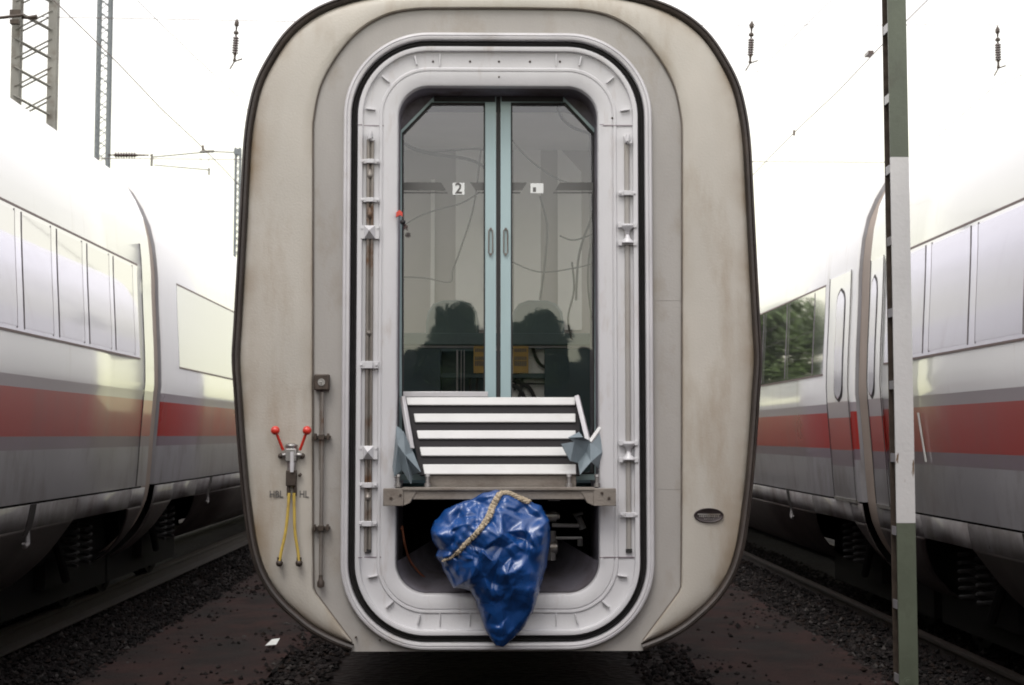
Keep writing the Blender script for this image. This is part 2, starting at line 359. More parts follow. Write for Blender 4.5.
# ------------------------------------------------------------------ side trains
PROF = [(0.0, 3.99), (.35, 3.985), (.62, 3.965), (.80, 3.93), (.92, 3.91), (1.065, 3.84), (1.178, 3.74), (1.275, 3.60), (1.347, 3.46), (1.392, 3.30), (1.414, 3.13),
        (1.428, 2.98), (1.434, 2.80), (1.447, 2.57), (1.461, 2.35), (1.469, 2.17), (1.473, 2.05), (1.475, 1.95), (1.468, 1.89), (1.463, 1.81), (1.452, 1.65), (1.440, 1.49), (1.434, 1.40),
        (1.424, 1.22), (1.410, 1.045)]
PROF = [(x, z + max(0, z - 3.3) * .15) for x, z in PROF]     # fuller roof shoulders on the neighbouring coaches
LOW0 = [(1.410, 1.03), (1.395, .94), (1.378, .865), (1.34, .77), (1.27, .64), (1.17, .52), (1.04, .41), (.86, .32)]
LOW = [(p.x, p.y) for p in catmull([(a, c_, 0) for a, c_ in LOW0], 4)]
LOW = [LOW[0], LOW[4]] + LOW[8:]
ALLP = PROF + LOW
def px_at(z):
    for (a, za), (b_, zb) in zip(ALLP, ALLP[1:]):
        if zb <= z <= za:
            f = (za - z) / max(za - zb, 1e-6); return a + (b_ - a) * f
    return .8
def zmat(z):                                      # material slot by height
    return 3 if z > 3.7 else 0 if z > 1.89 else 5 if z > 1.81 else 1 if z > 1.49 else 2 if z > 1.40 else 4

def side_coach(xc, side, zo, y0, y1, label, bays, ends, doors, windows, extra=None, hollow=None):
    """side = +1 if the camera sees the +x flank. bays: (ya, yb) openings in the underbody skirt."""
    root = empty('railway_coach', (xc, (y0 + y1) / 2, zo), label, 'railway coach', 'coaches standing on the neighbouring tracks')
    mats = [M['w_white'], M['w_red'], M['w_band'], M['w_roof'], M['w_grey'], M['w_upper']]
    full = [(x, z) for x, z in PROF[::-1]] + [(-x, z) for x, z in PROF[1:]]
    b = MB(); n = len(full); ys = [y0, y0 + .02] + [y0 + .02 + (y1 - y0 - .04) * i / 12 for i in range(1, 12)] + [y1 - .02, y1]
    if hollow: ys = sorted(ys + list(hollow))
    rings = []
    for i, y in enumerate(ys):
        k = .985 if i in (0, len(ys) - 1) else 1
        rings.append([Vector((xc + x * k, y, zo + 2 + (z - 2) * (k if z > 2 else 1))) for x, z in full])
    for r0, r1 in zip(rings, rings[1:]):
        for j in range(n - 1):
            zc = (full[j][1] + full[j + 1][1]) / 2
            if hollow and 2.17 < zc < 2.98 and hollow[0] <= (r0[j].y + r1[j].y) / 2 <= hollow[1]: continue
            b.add([r0[j], r0[j + 1], r1[j + 1], r1[j]], [(0, 1, 2, 3)], zmat(zc))
    b.add(rings[0], [tuple(range(n))], 4); b.add(rings[-1], [tuple(range(n))[::-1]], 4)
    bm_o = b.build('body', mats, root, smooth=50)
    bmm = bmesh.new(); bmm.from_mesh(bm_o.data); bmesh.ops.remove_doubles(bmm, verts=bmm.verts, dist=.0005); bmesh.ops.recalc_face_normals(bmm, faces=bmm.faces); bmm.to_mesh(bm_o.data); bmm.free()
    bm_o.data.set_sharp_from_angle(angle=R(50))
    def sx(z, off): return xc + side * (px_at(z) + off)
    def patch(fn, z0, z1, nz, off, name, m, par, th=.004):       # plate that follows the flank
        q = MB(); o = []; i_ = []
        for k in range(nz + 1):
            z = z0 + (z1 - z0) * k / nz; ya, yb = fn(k / nz)
            o.append([Vector((sx(z, off), ya, z + zo)), Vector((sx(z, off), yb, z + zo))]); i_.append([Vector((sx(z, off - th), ya, z + zo)), Vector((sx(z, off - th), yb, z + zo))])
        for a, c in zip(zip(o, i_), zip(o[1:], i_[1:])):
            q.add([a[0][0], a[0][1], c[0][1], c[0][0], a[1][0], a[1][1], c[1][1], c[1][0]], [(0, 1, 2, 3), (7, 6, 5, 4), (0, 3, 7, 4), (1, 5, 6, 2)])
        q.add([o[0][0], o[0][1], i_[0][1], i_[0][0]], [(0, 1, 2, 3)]); q.add([o[-1][0], o[-1][1], i_[-1][1], i_[-1][0]], [(3, 2, 1, 0)])
        return q.build(name, m, par, smooth=50, weld=True)
    # lower skirt panels, both flanks, with bays left open for the bogies
    edges = [y0 + .02]
    for a, c in sorted(bays): edges += [a, c]
    edges.append(y1 - .02)
    for k in range(0, len(edges), 2):
        ya, yb = edges[k], edges[k + 1]
        if yb - ya < .15: continue
        for sd in (1, -1):
            q = MB(); rr = []
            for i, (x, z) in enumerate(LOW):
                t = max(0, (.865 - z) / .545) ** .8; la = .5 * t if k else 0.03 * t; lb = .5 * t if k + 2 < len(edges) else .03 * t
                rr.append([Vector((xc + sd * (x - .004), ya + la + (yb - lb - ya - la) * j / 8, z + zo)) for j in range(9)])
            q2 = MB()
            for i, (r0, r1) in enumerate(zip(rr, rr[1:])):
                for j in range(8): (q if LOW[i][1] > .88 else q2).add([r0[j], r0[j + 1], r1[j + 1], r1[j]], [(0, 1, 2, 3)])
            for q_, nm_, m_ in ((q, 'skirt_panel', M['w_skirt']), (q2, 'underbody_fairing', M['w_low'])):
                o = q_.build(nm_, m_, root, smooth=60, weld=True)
                sol = o.modifiers.new('thickness', 'SOLIDIFY'); sol.thickness = .012; sol.offset = 0
    for a, c in bays:                             # the strip of skirt that runs on above each bay
        for sd in (1, -1):
            q = MB(); q.loft([[Vector((xc + sd * (x - .004), a, z + zo)) for x, z in LOW[:3]], [Vector((xc + sd * (x - .004), c, z + zo)) for x, z in LOW[:3]]], False)
            o = q.build('skirt_panel', M['w_skirt'], root); sol = o.modifiers.new('thickness', 'SOLIDIFY'); sol.thickness = .02; sol.offset = 0
    q = MB(); q.box((xc - 1.05, y0 + .1, zo + .55), (xc + 1.05, y1 - .1, zo + 1.04)); q.box((xc - 1.28, y0 + .1, zo + .87), (xc + 1.28, y1 - .1, zo + 1.035))
    q.build('underframe', M['dark'], root)
    # window band with panes
    for ya, yb, pitch in windows:
        wb = patch(lambda t: (ya, yb), 2.17, 2.98, 6, .004, 'window_band', M['ribbon_dim'] if xc < 0 and y0 > 13 else M['ribbon'], root)
        for z in (2.155, 2.98):
            patch(lambda t: (ya - .01, yb + .01), z, z + .016, 1, .007, 'window_trim', M['brownline'], wb)
        n_ = int((yb - ya - .1) / pitch)
        for k in range(n_):
            c0 = yb - .1 - (k + 1) * pitch if side * 0 + 1 else 0
            if not (xc < 0 and y0 > 13): patch(lambda t: (c0 + .075, c0 + pitch - .075), 2.2, 2.95, 5, .0075, 'window_pane', M['pane'], wb, .003)
            for e in (c0 + .068, c0 + pitch - .075): patch(lambda t: (e, e + .007), 2.19, 2.965, 5, .0082, 'pane_edge', M['edge'], wb, .003) if ya < 13.5 and -2 < c0 < 26 else None
    for ya, yb, oy in doors:
        d = patch(lambda t: (ya, yb), 1.06, 3.02, 14, .012, 'door', None or M['w_white'], root, .01)
        d.data.materials.clear()
        for m_ in mats: d.data.materials.append(m_)
        for p_ in d.data.polygons:
            zc = p_.center.z; p_.material_index = zmat(zc) if zc < 3.0 else 0
        for e in (ya - .012, yb): patch(lambda t: (e, e + .012), 1.05, 3.03, 12, .016, 'door_seal', M['seam'], d)
        patch(lambda t: (ya, yb), 1.03, 1.06, 1, .018, 'step_plate', M['steel'], d, .03)
        def oval(t, wd):
            h = abs(t * 2 - 1); k = 1 if h < .72 else math.sqrt(max(0, 1 - ((h - .72) / .28) ** 2)); wd *= 1 if yb - ya > .6 else .6; return (oy - wd * max(k, .08), oy + wd * max(k, .08))
        patch(lambda t: oval(t, .155), 1.90, 2.90, 26, .015, 'door_window_seal', M['seam'], d)
        patch(lambda t: oval(t, .135), 1.925, 2.875, 26, .019, 'door_window', M['pane'], d)
    for e in ends: patch(lambda t: (e, e + .014), 1.05, 3.2, 14, .004, 'panel_joint', M['seam'], root)
    # bogies
    q = MB()
    for a, c in bays: q.box((xc - .98, a - .9, zo + .14), (xc + .98, c + .9, zo + .88))  # black boxes added to fill the bays with deep shade
    build_split(q, 'bay_shade_box', M['dark'], root)
    for a, c in bays[:1] + bays[-1:]:
        cy = (a + c) / 2; bo = empty('bogie', (0, cy - (y0 + y1) / 2, 0)); bo.parent = root
        q = MB()
        for sd in (1, -1):
            q.box((xc + sd * 1.0 - .06, cy - 1.3, zo + .5), (xc + sd * 1.0 + .06, cy + 1.3, zo + .66)); q.box((xc + sd * 1.02 - .05, cy - .45, zo + .3), (xc + sd * 1.02 + .05, cy + .45, zo + .52))
            q.tube([(xc + sd * 1.15, cy - .62, zo + .85), (xc + sd * 1.15, cy - .18, zo + .35)], .035, 8)
        build_split(q, 'bogie_frame', M['dark'], bo)
        for wy in (-.95, .95):
            for sd in (1, -1):
                q = MB(); q.lathe((xc + sd * .70, cy + wy, zo + .46), (sd, 0, 0), [(-.0, .1), (0, .48), (.03, .48), (.035, .455), (.10, .455), (.13, .455), (.13, .38), (.09, .34), (.09, .16), (.15, .12), (.15, .0)], 28)
                q.build('wheel', M['dark'], bo)
        for sd in (1, -1):
            for k in (-.22, .14):
                q = MB(); q.tube([(xc + sd * 1.18 + .075 * math.cos(t * .8), cy + k + .075 * math.sin(t * .8), zo + .45 + .0075 * t) for t in range(46)], .014, 6)
                q.build('coil_spring', M['dusky_steel'], bo)
    # small hooks on the skirt
    for hy in extra or []:
        h = patch(lambda t: (hy, hy + .13), .82, 1.03, 3, .006, 'jacking_slot', M['seam'], root)
        q = MB(); X = sx(.80, .01); q.tube([(X, hy + .10, zo + .93), (X, hy + .11, zo + .82), (X + side * .01, hy + .08, zo + .76), (X + side * .01, hy + .02, zo + .745), (X + side * .012, hy - .02, zo + .77)], [.010, .015, .017, .016, .010], 8)
        q.build('hook', M['w_skirt'], h)
    return root, patch, sx

FL, FR = -3.015, 3.10
xcl, xcr = XL, XRt + .245
xcr = FR + 1.475; xcl = FL - 1.475
rL1, pL1, sL1 = side_coach(xcl, 1, 0, -12.3, 13.0, 'white train coach with red stripe, nearest on the left-hand track', [(-9.6, -8.0), (10.85, 12.45)], [12.62], [], [(-9, 12.44, .77)], [9.72])
rL2, pL2, sL2 = side_coach(xcl, 1, 0, 13.36, 38.6, 'farther coach of the left train, its window band starting past the joint', [(14.2, 15.3), (35.5, 37)], [], [], [(14.05, 36, .9)], [16.0])
rR1, pR1, sR1 = side_coach(xcr, -1, ZR, -13.5, 11.55, 'white train coach with red stripe beside the post, nearest on the right', [(-10.6, -9), (9.35, 10.35)], [], [(11.10, 11.47, 11.34)], [(-11, 11.02, .95)], [8.25])
rR2, pR2, sR2 = side_coach(xcr, -1, ZR, 11.98, 37, 'farther coach of the right train, green trees mirrored in its windows', [(12.35, 13.8), (34, 35.5)], [], [(12.10, 12.85, 12.42)], [(13.05, 36, 1.25)], [14.85])
rL2.rotation_euler = (0, 0, 0)
def gangway(xc, zo, y0, y1, label):
    full = [(x * .972, 2 + (z - 2) * .972) for x, z in (PROF + LOW)[::-1]] + [(-x * .972, 2 + (z - 2) * .972) for x, z in (PROF + LOW)[1:]]
    b = MB(); rings = []; n = 5
    for i in range(n + 1):
        k = 1 - .008 * (i % 2); rings.append([Vector((xc + x * k, y0 + (y1 - y0) * i / n, zo + z)) for x, z in full])
    b.loft(rings, True); return tag(b.build('gangway_bellows', M['w_seal']), label, 'gangway')
gangway(xcl, 0, 13.0, 13.36, 'dark rubber gangway between the two coaches on the left track')
gangway(xcr, ZR, 11.55, 11.98, 'taupe rubber gangway between the two coaches on the right track')
for pf, rt, y_, zl in ((pL1, rL1, 9.28, .95), (pL1, rL1, 9.18, .97), (pL1, rL1, 9.42, .96), (pL1, rL1, 10.2, .97), (pR1, rR1, 8.62, .96), (pR1, rR1, 8.72, .93), (pR1, rR1, 8.82, .96), (pR1, rR1, 9.2, .95), (pR2, rR2, 14.3, .96)):
    pf(lambda t: (y_, y_ + .05), zl - .05, zl + .02, 1, .002, 'stencil_mark', M['w_low'], rt)
for pf, rt, ys_ in ((pL1, rL1, (9.9, 10.8)), (pL2, rL2, (15.5, 16.8, 18.6)), (pR1, rR1, (9.0, 8.1)), (pR2, rR2, (14.6, 16.2, 18)), ):
    for y_ in ys_: pf(lambda t: (y_, y_ + .008), .89, 1.035, 1, .003, 'skirt_joint', M['seam'], rt)
for pf, rt, y_, wd in ((pL1, rL1, 11.7, .34), (pL1, rL1, 12.3, .14), (pR2, rR2, 13.6, .3)):
    pf(lambda t: (y_ - .03 * t, y_ + wd * (.9 - .3 * t)), .965, 1.025, 3, .003, 'scraped_paint', M['w_band'] if 0 else mat('bare_scraped_paint', (.34, .33, .32), .5, 0, .2, 9), rt)
# white door-edge mark on the right coach
pR1(lambda t: (10.09 + .08 * t, 10.12 + .08 * t), 1.42, 1.77, 6, .010, 'edge_marking', M['chalk'], rR1)

# ------------------------------------------------------------------ the central coach
D = 7.885; CX = 497.8
X0 = W(CX, 435, D).x
coach = empty('railway_coach', (X0, D + 10, 0), 'cream and grey coach end facing the viewer, open gangway doorway in its middle', 'railway coach')
def half(pts, Y=D):                               # traced left half (bottom to top) -> full symmetric open curve in x,z
    l = []
    for a, c in pts:
        q = W(a, c, Y); l.append(Vector((q.x - X0, 0, q.z)))
    l[-1].x = 0
    return l + [Vector((-q.x, 0, q.z)) for q in l[-2::-1]]
def place(pts, y): return [Vector((X0 + p.x, y, p.z)) for p in pts]
Otr = [(351, 652), (330, 644), (308, 632), (290, 617.5), (277, 605), (266, 591), (257, 575), (251, 558), (246, 535), (240.5, 491), (236, 440), (232.5, 388), (231, 368), (230.8, 352), (232.5, 325), (236, 262),
       (239, 205), (240.5, 176), (242.5, 141), (246.5, 111), (254, 82), (267, 56), (284.5, 31), (307, 12), (334, -1), (370, -10), (420, -14), (CX, -15)]
O = resample(catmull(half(Otr), 6), 240)
def inset_open(c, d):
    out = []
    for i, p in enumerate(c):
        t = (c[min(i + 1, len(c) - 1)] - c[max(i - 1, 0)]).normalized(); nrm = Vector((t.z, 0, -t.x))
        out.append(p + nrm * d)
    return out
A = inset_open(O, .046)
b = MB()
b.loft([place(O, D + .12), place(inset_open(O, -.001), D + .03), place(inset_open(O, .006), D - .012), place(inset_open(O, .018), D - .022), place(inset_open(O, .022), D - .012), place(inset_open(O, .026), D - .020), place(inset_open(O, .038), D - .014), place(A, D + .012), place(A, D + .06)], False)
b.build('edge_rubber', M['rim'], coach)
seam_tr = [(351.5, 641), (313.5, 590), (313.2, 560), (313, 500), (313, 400), (313, 300), (313, 200), (313, 140), (314, 117), (321, 85), (337, 56), (358, 32), (384, 16), (413, 9.5), (450, 8.5), (CX, 8.5)]
sm = half(seam_tr)
st, en = sm[0], sm[-1]
Bc = [sm[0]] + [sm[0].lerp(sm[1], i / 10) for i in range(1, 10)] + catmull(sm[1:-1], 6) + [sm[-2].lerp(sm[-1], i / 10) for i in range(1, 10)] + [sm[-1]]
Bc = resample(Bc, 241)
A2 = resample(inset_open(resample(O, 241), .044), 241)
rows = []
for s_, dy in ((0, .03), (.03, .010), (.10, .0), (.25, -.010), (.5, -.018), (.8, -.020), (.955, -.018), (.985, -.012), (1, .012)):
    rows.append(place([a.lerp(c, s_) for a, c in zip(A2, Bc)], D + dy))
b = MB(); b.loft(rows, False); op = b.build('outer_panel', M['cream'], coach)
at = op.data.attributes.new('grime', 'FLOAT', 'POINT'); nB = len(Bc); fr_ = (0, .03, .10, .25, .5, .8, .955, .985, 1)
for i in range(len(op.data.vertices)):
    k = fr_[i // nB]; at.data[i].value = max(0, 1 - k / .34) if k < .5 else max(0, (k - .93) / .07) * .6
_n = M['cream'].node_tree.nodes; _l = M['cream'].node_tree.links.new; _p = _n['Principled BSDF']; _src = _p.inputs['Base Color'].links[0].from_socket
_at = _n.new('ShaderNodeAttribute'); _at.attribute_name = 'grime'; _z = _n.new('ShaderNodeTexNoise'); _z.inputs['Scale'].default_value = 2.4; _z.inputs['Detail'].default_value = 9; _tc = _n.new('ShaderNodeTexCoord'); _l(_tc.outputs['Object'], _z.inputs['Vector'])
_r = _n.new('ShaderNodeMapRange'); _r.inputs['From Min'].default_value = .38; _r.inputs['From Max'].default_value = .66; _l(_z.outputs['Fac'], _r.inputs[0])
_m = _n.new('ShaderNodeMath'); _m.operation = 'MULTIPLY'; _l(_at.outputs['Fac'], _m.inputs[0]); _l(_r.outputs[0], _m.inputs[1])
_x = _n.new('ShaderNodeMix'); _x.data_type = 'RGBA'; _l(_m.outputs[0], _x.inputs[0]); _l(_src, _x.inputs[6]); _x.inputs[7].default_value = (.21, .145, .08, 1); _l(_x.outputs[2], _p.inputs['Base Color'])
b = MB(); b.tube([p + Vector((0, D + .004 - 0, 0)) + Vector((X0, 0, 0)) for p in Bc], .0055, 6); b.build('panel_seal', mat('brown_sealant', (.12, .10, .085), .7, 0, .3, 10), coach)
# rounded-rectangle rings
rx0, rx1, ry0, ry1 = 342.6, 653.2, 34.8, 650
P0 = W(rx0, ry1, D); P1 = W(rx1, ry0, D)
RCX, RCZ = X0, (P0.z + P1.z) / 2
RA, RB, RR = (P1.x - P0.x) / 2, (P1.z - P0.z) / 2, .475
def rr(d, y, nc=18):
    a, c, r = RA - d, RB - d, RR - d; out = []
    for qx, qz, s0 in ((1, 1, 0), (-1, 1, 90), (-1, -1, 180), (1, -1, 270)):
        for k in range(nc + 1):
            t = R(s0 + 90 * k / nc); out.append(Vector((RCX + qx * (a - r) + r * math.cos(t), y, RCZ + qz * (c - r) + r * math.sin(t))))
    return out
def ring(prof, name, m, par=None, smooth=30):
    b = MB(); b.loft([rr(d, D + y) for d, y in prof]); return b.build(name, m, par or coach, smooth=smooth)
# inner grey panel: flat plate between the seam and the white frame
def inner_panel():
    bm = bmesh.new(); zb = W(CX, 651.5, D).z
    outer = [Vector((X0 + p.x, D + .010, p.z)) for p in Bc]
    outer = [Vector((outer[0].x, D + .010, zb))] + outer + [Vector((outer[-1].x, D + .010, zb))]
    inn = rr(.004, D + .010)
    es = []
    for L_ in (outer, inn):
        vv = [bm.verts.new(p - coach.location) for p in L_]
        for i in range(len(vv)): es.append(bm.edges.new((vv[i], vv[(i + 1) % len(vv)])))
    bmesh.ops.triangle_fill(bm, use_beauty=True, edges=es)
    for f in bm.faces:
        if f.normal.y > 0: f.normal_flip()
    me = bpy.data.meshes.new('inner_panel'); bm.to_mesh(me); bm.free(); me.materials.append(M['panel'])
    o = bpy.data.objects.new('inner_panel', me); C.objects.link(o); o.parent = coach
inner_panel()
ring([(0, .03), (-.002, -.01), (.0, -.026), (.006, -.034), (.016, -.036), (.020, -.031), (.026, -.036), (.037, -.034), (.041, -.028), (.042, .05)], 'outer_frame', M['frame_out'])
ring([(.041, .035), (.043, .004), (.055, -.006), (.062, .002), (.070, -.004), (.080, .004), (.082, .035)], 'door_gasket', M['rubber'])
fr = ring([(.079, .05), (.079, -.026), (.083, -.033), (.102, -.034), (.106, -.032), (.110, -.014), (.114, -.012), (.196, -.010), (.1985, -.014), (.203, -.017), (.214, -.016), (.217, -.010), (.221, -.010), (.224, -.015),
           (.288, -.013), (.298, -.008), (.303, .004), (.304, .03)], 'inner_frame', M['frame'])
ring([(.304, .03), (.305, .62)], 'doorway_lining', M['tunnel'])
# ribs in the channel corners, thin joints, rivets
b = MB()
ribs = [(371, 110, 8), (386, 80, 42), (416, 61.5, 78), (373, 576, -10), (390, 604, -42), (419, 618.5, -78)]
for a, c, ang in ribs:
    for mir in (1, -1):
        q = W(a, c, D); x = X0 + (q.x - X0) * mir
        b.cbox((x, D - .018, q.z), (.052, .026, .008), 0, Matrix.Rotation(R(-ang * -1) * mir, 3, 'Y'))
for y_, xs in ((61, (440, 556)), (619, (440, 470, 525, 556))):
    for xx in xs:
        q = W(xx, y_, D); b.cbox((q.x, D - .014, q.z), (.006, .012, .07))
build_split(b, 'frame_rib', M['frame'], fr, bevel=.0015)
b = MB()
for yy in (126, 557):
    for xa, xb in ((358.5, 397), (599, 638)):
        p, q = W(xa, yy, D), W(xb, yy, D); b.box((p.x, D - .036, p.z - .0022), (p.x + .024, D - .0335, p.z + .0022)); b.box((p.x + .032, D - .0128, p.z - .0022), (q.x - .022, D - .0105, p.z + .0022)) if xa < 400 else b.box((p.x + .022, D - .0175, p.z - .0022), (q.x - .01, D - .013, p.z + .0022))
build_split(b, 'frame_joint', M['w_band'], fr)
b = MB()
for a, c in ((499, 61.5), (499, 77), (433, 61.5), (560, 61.5), (470, 61.5), (530, 61.5), (380, 640), (612, 118)):
    q = W(a, c, D - .012); b.sphere(q, .0065, 8)
build_split(b, 'frame_rivet', M['brown_fit'], fr)
# the locking rods in the side channels
def bracket(x, z, w_, h, kind, name='rod_bracket', m=None, par=None):
    b = MB()
    if kind == 'plate':
        b.box((x - w_ / 2, D - .034, z - h / 2), (x + w_ / 2, D - .020, z + h / 2)); b.box((x - .022, D - .052, z - h / 2), (x + .022, D - .03, z + h / 2))
        for s_ in (-1, 1): b.lathe((x + s_ * w_ * .40, D - .034, z), (0, -1, 0), [(0, .007), (.006, .007), (.007, 0)], 8)
    elif kind == 'pyramid':
        b.box((x - w_ / 2, D - .036, z - h / 2), (x + w_ / 2, D - .020, z + h / 2))
        ap = (x, D - .085, z + h * .05); hw = w_ * .30
        b.add([(x - hw, D - .036, z - h / 2), (x + hw, D - .036, z - h / 2), (x + hw, D - .036, z + h / 2), (x - hw, D - .036, z + h / 2), ap], [(0, 1, 4), (1, 2, 4), (2, 3, 4), (3, 0, 4)])
        for s_ in (-1, 1): b.lathe((x + s_ * w_ * .42, D - .036, z + h * .3), (0, -1, 0), [(0, .006), (.005, .006), (.006, 0)], 8)
    elif kind in ('cup_down', 'cup_up'):
        s1 = -1 if kind == 'cup_down' else 1
        b.box((x - w_ / 2, D - .036, z - .009), (x + w_ / 2, D - .018, z + .009))
        for s_ in (-1, 1): b.box((x + s_ * w_ * .42 - .011, D - .042, z - .014), (x + s_ * w_ * .42 + .011, D - .02, z + .014))
        b.lathe((x, D - .03, z), (0, 0, s1), [(0, .036), (.012, .034), (.028, .016), (.05, .010), (.055, 0)], 14)
    elif kind == 'clamp':
        b.cbox((x, D - .04, z), (.034, .03, .04), 0, Matrix.Rotation(R(-14), 3, 'Y')); b.tube([(x + .004, D - .06, z + .025), (x, D - .06, z - .02)], .011, 8); b.cbox((x + .012, D - .045, z - .018), (.03, .02, .02))
    elif kind == 'collar':
        b.lathe((x - .002, D - .024, z - h / 2), (0, 0, 1), [(0, .010), (.008, .016), (h * .4, .0175), (h - .02, .012), (h, .010)], 12)
    return b.build(name, m or M['frame'], par or coach, bevel=.002 if kind != 'pyramid' else 0)
def colx(px): return W(px, 435, D - .03).x
def zz(py): return W(500, py, D - .03).z
lx, rxx = colx(368.5), colx(628.5)
b = MB(); b.tube([(lx - .012, D - .020, zz(140)), (lx - .012, D - .020, zz(552))], .010, 10); b.tube([(lx + .011, D - .018, zz(140)), (lx + .011, D - .018, zz(552))], .009, 10); b.box((lx - .004, D - .016, zz(552)), (lx + .004, D - .010, zz(140)))
lr = b.build('locking_rod', M['rod'], coach)
b = MB(); b.tube([(rxx, D - .016, zz(135)), (rxx, D - .016, zz(549))], .015, 10); rr_ = b.build('locking_rod', M['panel'], coach)
for py, kind, w_, h in ((137, 'clamp', 0, 0), (162, 'plate', .104, .024), (200.5, 'plate', .104, .024), (232.5, 'pyramid', .104, .074), (365, 'plate', .106, .040), (452.5, 'pyramid', .10, .074), (485, 'plate', .10, .028), (523.5, 'plate', .10, .028)):
    bracket(lx, zz(py), w_, h, kind, par=lr)
for py, h in ((174, .05), (213, .06), (333, .025), (496, .045)): bracket(lx, zz(py), 0, h, 'collar', 'rod_collar', M['rod'], lr)
for py, kind, w_, h in ((139, 'clamp', 0, 0), (193, 'plate', .10, .026), (225, 'cup_down', .10, 0), (243, 'cup_up', .10, 0), (443, 'cup_down', .10, 0), (460, 'cup_up', .10, 0), (515, 'plate', .10, .026)):
    bracket(rxx, zz(py), w_, h, kind, par=rr_)
for x, par in ((lx, lr), (rxx, rr_)):
    b = MB(); b.cbox((x, D - .018, zz(551)), (.034, .02, .018)); b.build('rod_foot', M['rubber'], par)

for x0_, x1_, yy, dd in ((655, 681, 489, -.009), (655, 681, 300, -.009), (316, 341, 488, -.009)):
    b = MB(); p, q = W(x0_, yy, D), W(x1_, yy, D); b.box((p.x, D - dd - .0004, p.z - .0012), (q.x, D - dd + .004, p.z + .0012)); b.build('weld_line', M['cream'] if dd > 0 else M['panel'], coach)
# coach shell, shortened for side-window reflections, with window openings enlarged to light the lobby
def shell():
    ys = [D + .05, D + .45, D + 1.6, D + 3, D + 8, D + 12]; b = MB()
    out = place(O, 0); n = len(out)
    for j in range(n - 1):
        zc = (out[j].z + out[j + 1].z) / 2
        for i in range(len(ys) - 1):
            if i in (1, 2) and 1.3 < zc < 3.45: continue
            b.add([Vector((out[j].x, ys[i], out[j].z)), Vector((out[j + 1].x, ys[i], out[j + 1].z)), Vector((out[j + 1].x, ys[i + 1], out[j + 1].z)), Vector((out[j].x, ys[i + 1], out[j].z))], [(0, 1, 2, 3)])
    e = [Vector((p.x, D + 12, p.z)) for p in out]; b.add(e, [tuple(range(n))])
    b.build('body_shell', M['w_white'], coach)
shell()
b = MB(); b.box((X0 - 1.0, D + .35, .33), (X0 + 1.0, D + 11.8, .60)); b.box((X0 - 1.3, D + 1.6, .6), (X0 + 1.3, D + 11.8, 1.2)); b.build('underframe', M['dark'], coach)
for sd in (-1, 1):
    for y_ in (D + 2.2, D + 4.7):
        b = MB(); b.lathe((X0 + sd * .70, y_, .46), (sd, 0, 0), [(0, .1), (0, .48), (.03, .48), (.035, .455), (.13, .455), (.13, .38), (.09, .34), (.09, .0)], 28); b.build('wheel', M['dark'], coach)
zf = W(500, 484, D + .1).z                       # doorway floor level
# lobby interior
def z_at(py, Y): return W(500, py, Y).z
def x_at(px, Y): return W(px, 435, Y).x
b = MB()
YB = D + 2.6
b.box((X0 - 1.35, D + .55, zf - .05), (X0 + 1.35, YB + .1, zf - .01)); b.build('lobby_floor', M['teal_in'], coach)
b = MB(); b.box((X0 - 1.3, D + .64, 3.62), (X0 + 1.3, YB, 3.66)); b.build('lobby_ceiling', M['wall_and_band'], coach)
b = MB(); b.box((X0 - 1.35, YB, zf), (X0 + 1.35, YB + .05, 3.64)); b.build('lobby_back_wall', M['wall_in'], coach)
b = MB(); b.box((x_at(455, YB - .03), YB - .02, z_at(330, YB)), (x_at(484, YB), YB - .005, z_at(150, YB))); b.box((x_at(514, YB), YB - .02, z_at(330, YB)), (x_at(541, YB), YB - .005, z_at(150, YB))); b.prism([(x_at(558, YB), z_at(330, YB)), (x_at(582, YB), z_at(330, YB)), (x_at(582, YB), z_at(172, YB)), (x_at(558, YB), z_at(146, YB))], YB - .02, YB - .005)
b.box((x_at(430, YB), YB - .024, z_at(330, YB)), (x_at(434, YB), YB - .005, z_at(180, YB))); build_split(b, 'reflection_band', M['wall_and_band'], coach)  # light wall pieces standing in for bright reflection bands in the door glass
YC = D + 1.5
b = MB(); b.box((X0 - .8, YC, z_at(345, YC)), (X0 + .8, YC + .12, z_at(333, YC))); b.build('counter_rail', M['teal_mid'], coach, bevel=.006)
b = MB(); b.box((X0 - .8, YC + .02, z_at(347.5, YC)), (X0 + .8, YC + .10, z_at(345.4, YC))); b.build('counter_edge', M['w_grey'], coach)
b = MB()
b.box((X0 - .8, YC + .02, zf), (x_at(440, YC), YC + .35, z_at(348, YC))); b.box((x_at(545, YC), YC + .02, zf), (X0 + .8, YC + .35, z_at(348, YC)))
b.box((x_at(440, YC), YC + .3, zf), (x_at(512, YC), YC + .35, z_at(348, YC))); b.box((x_at(440, YC), YC + .03, z_at(378, YC)), (x_at(545, YC), YC + .10, z_at(373, YC)))
b.build('lobby_cabinet', M['teal_in'], coach, bevel=.004)
b = MB(); b.box((x_at(512.5, YC), YC + .12, zf), (x_at(545, YC), YC + .15, z_at(348, YC))); b.build('cabinet_panel', M['wall_and_band'], coach)
b = MB()
for x_, yy in ((457, 350), (461, 352), (464, 352)):
    b.tube([(x_at(x_, YC), YC + .01, z_at(350, YC)), (x_at(x_, YC), YC + .01, zf)], .006 if x_ == 457 else .003, 8)
build_split(b, 'grab_rail', M['steel'], coach)
b = MB()
def cable(pts, r=.011): b.tube(catmull([(x_at(a, YC), YC + .07, z_at(c, YC)) for a, c in pts], 6), r, 8)
cable([(533, 346), (536, 356), (541, 364), (548, 368)]); cable([(513, 380), (520, 382), (530, 388), (536, 400)], .013); cable([(512, 385), (520, 389), (527, 402)], .013)
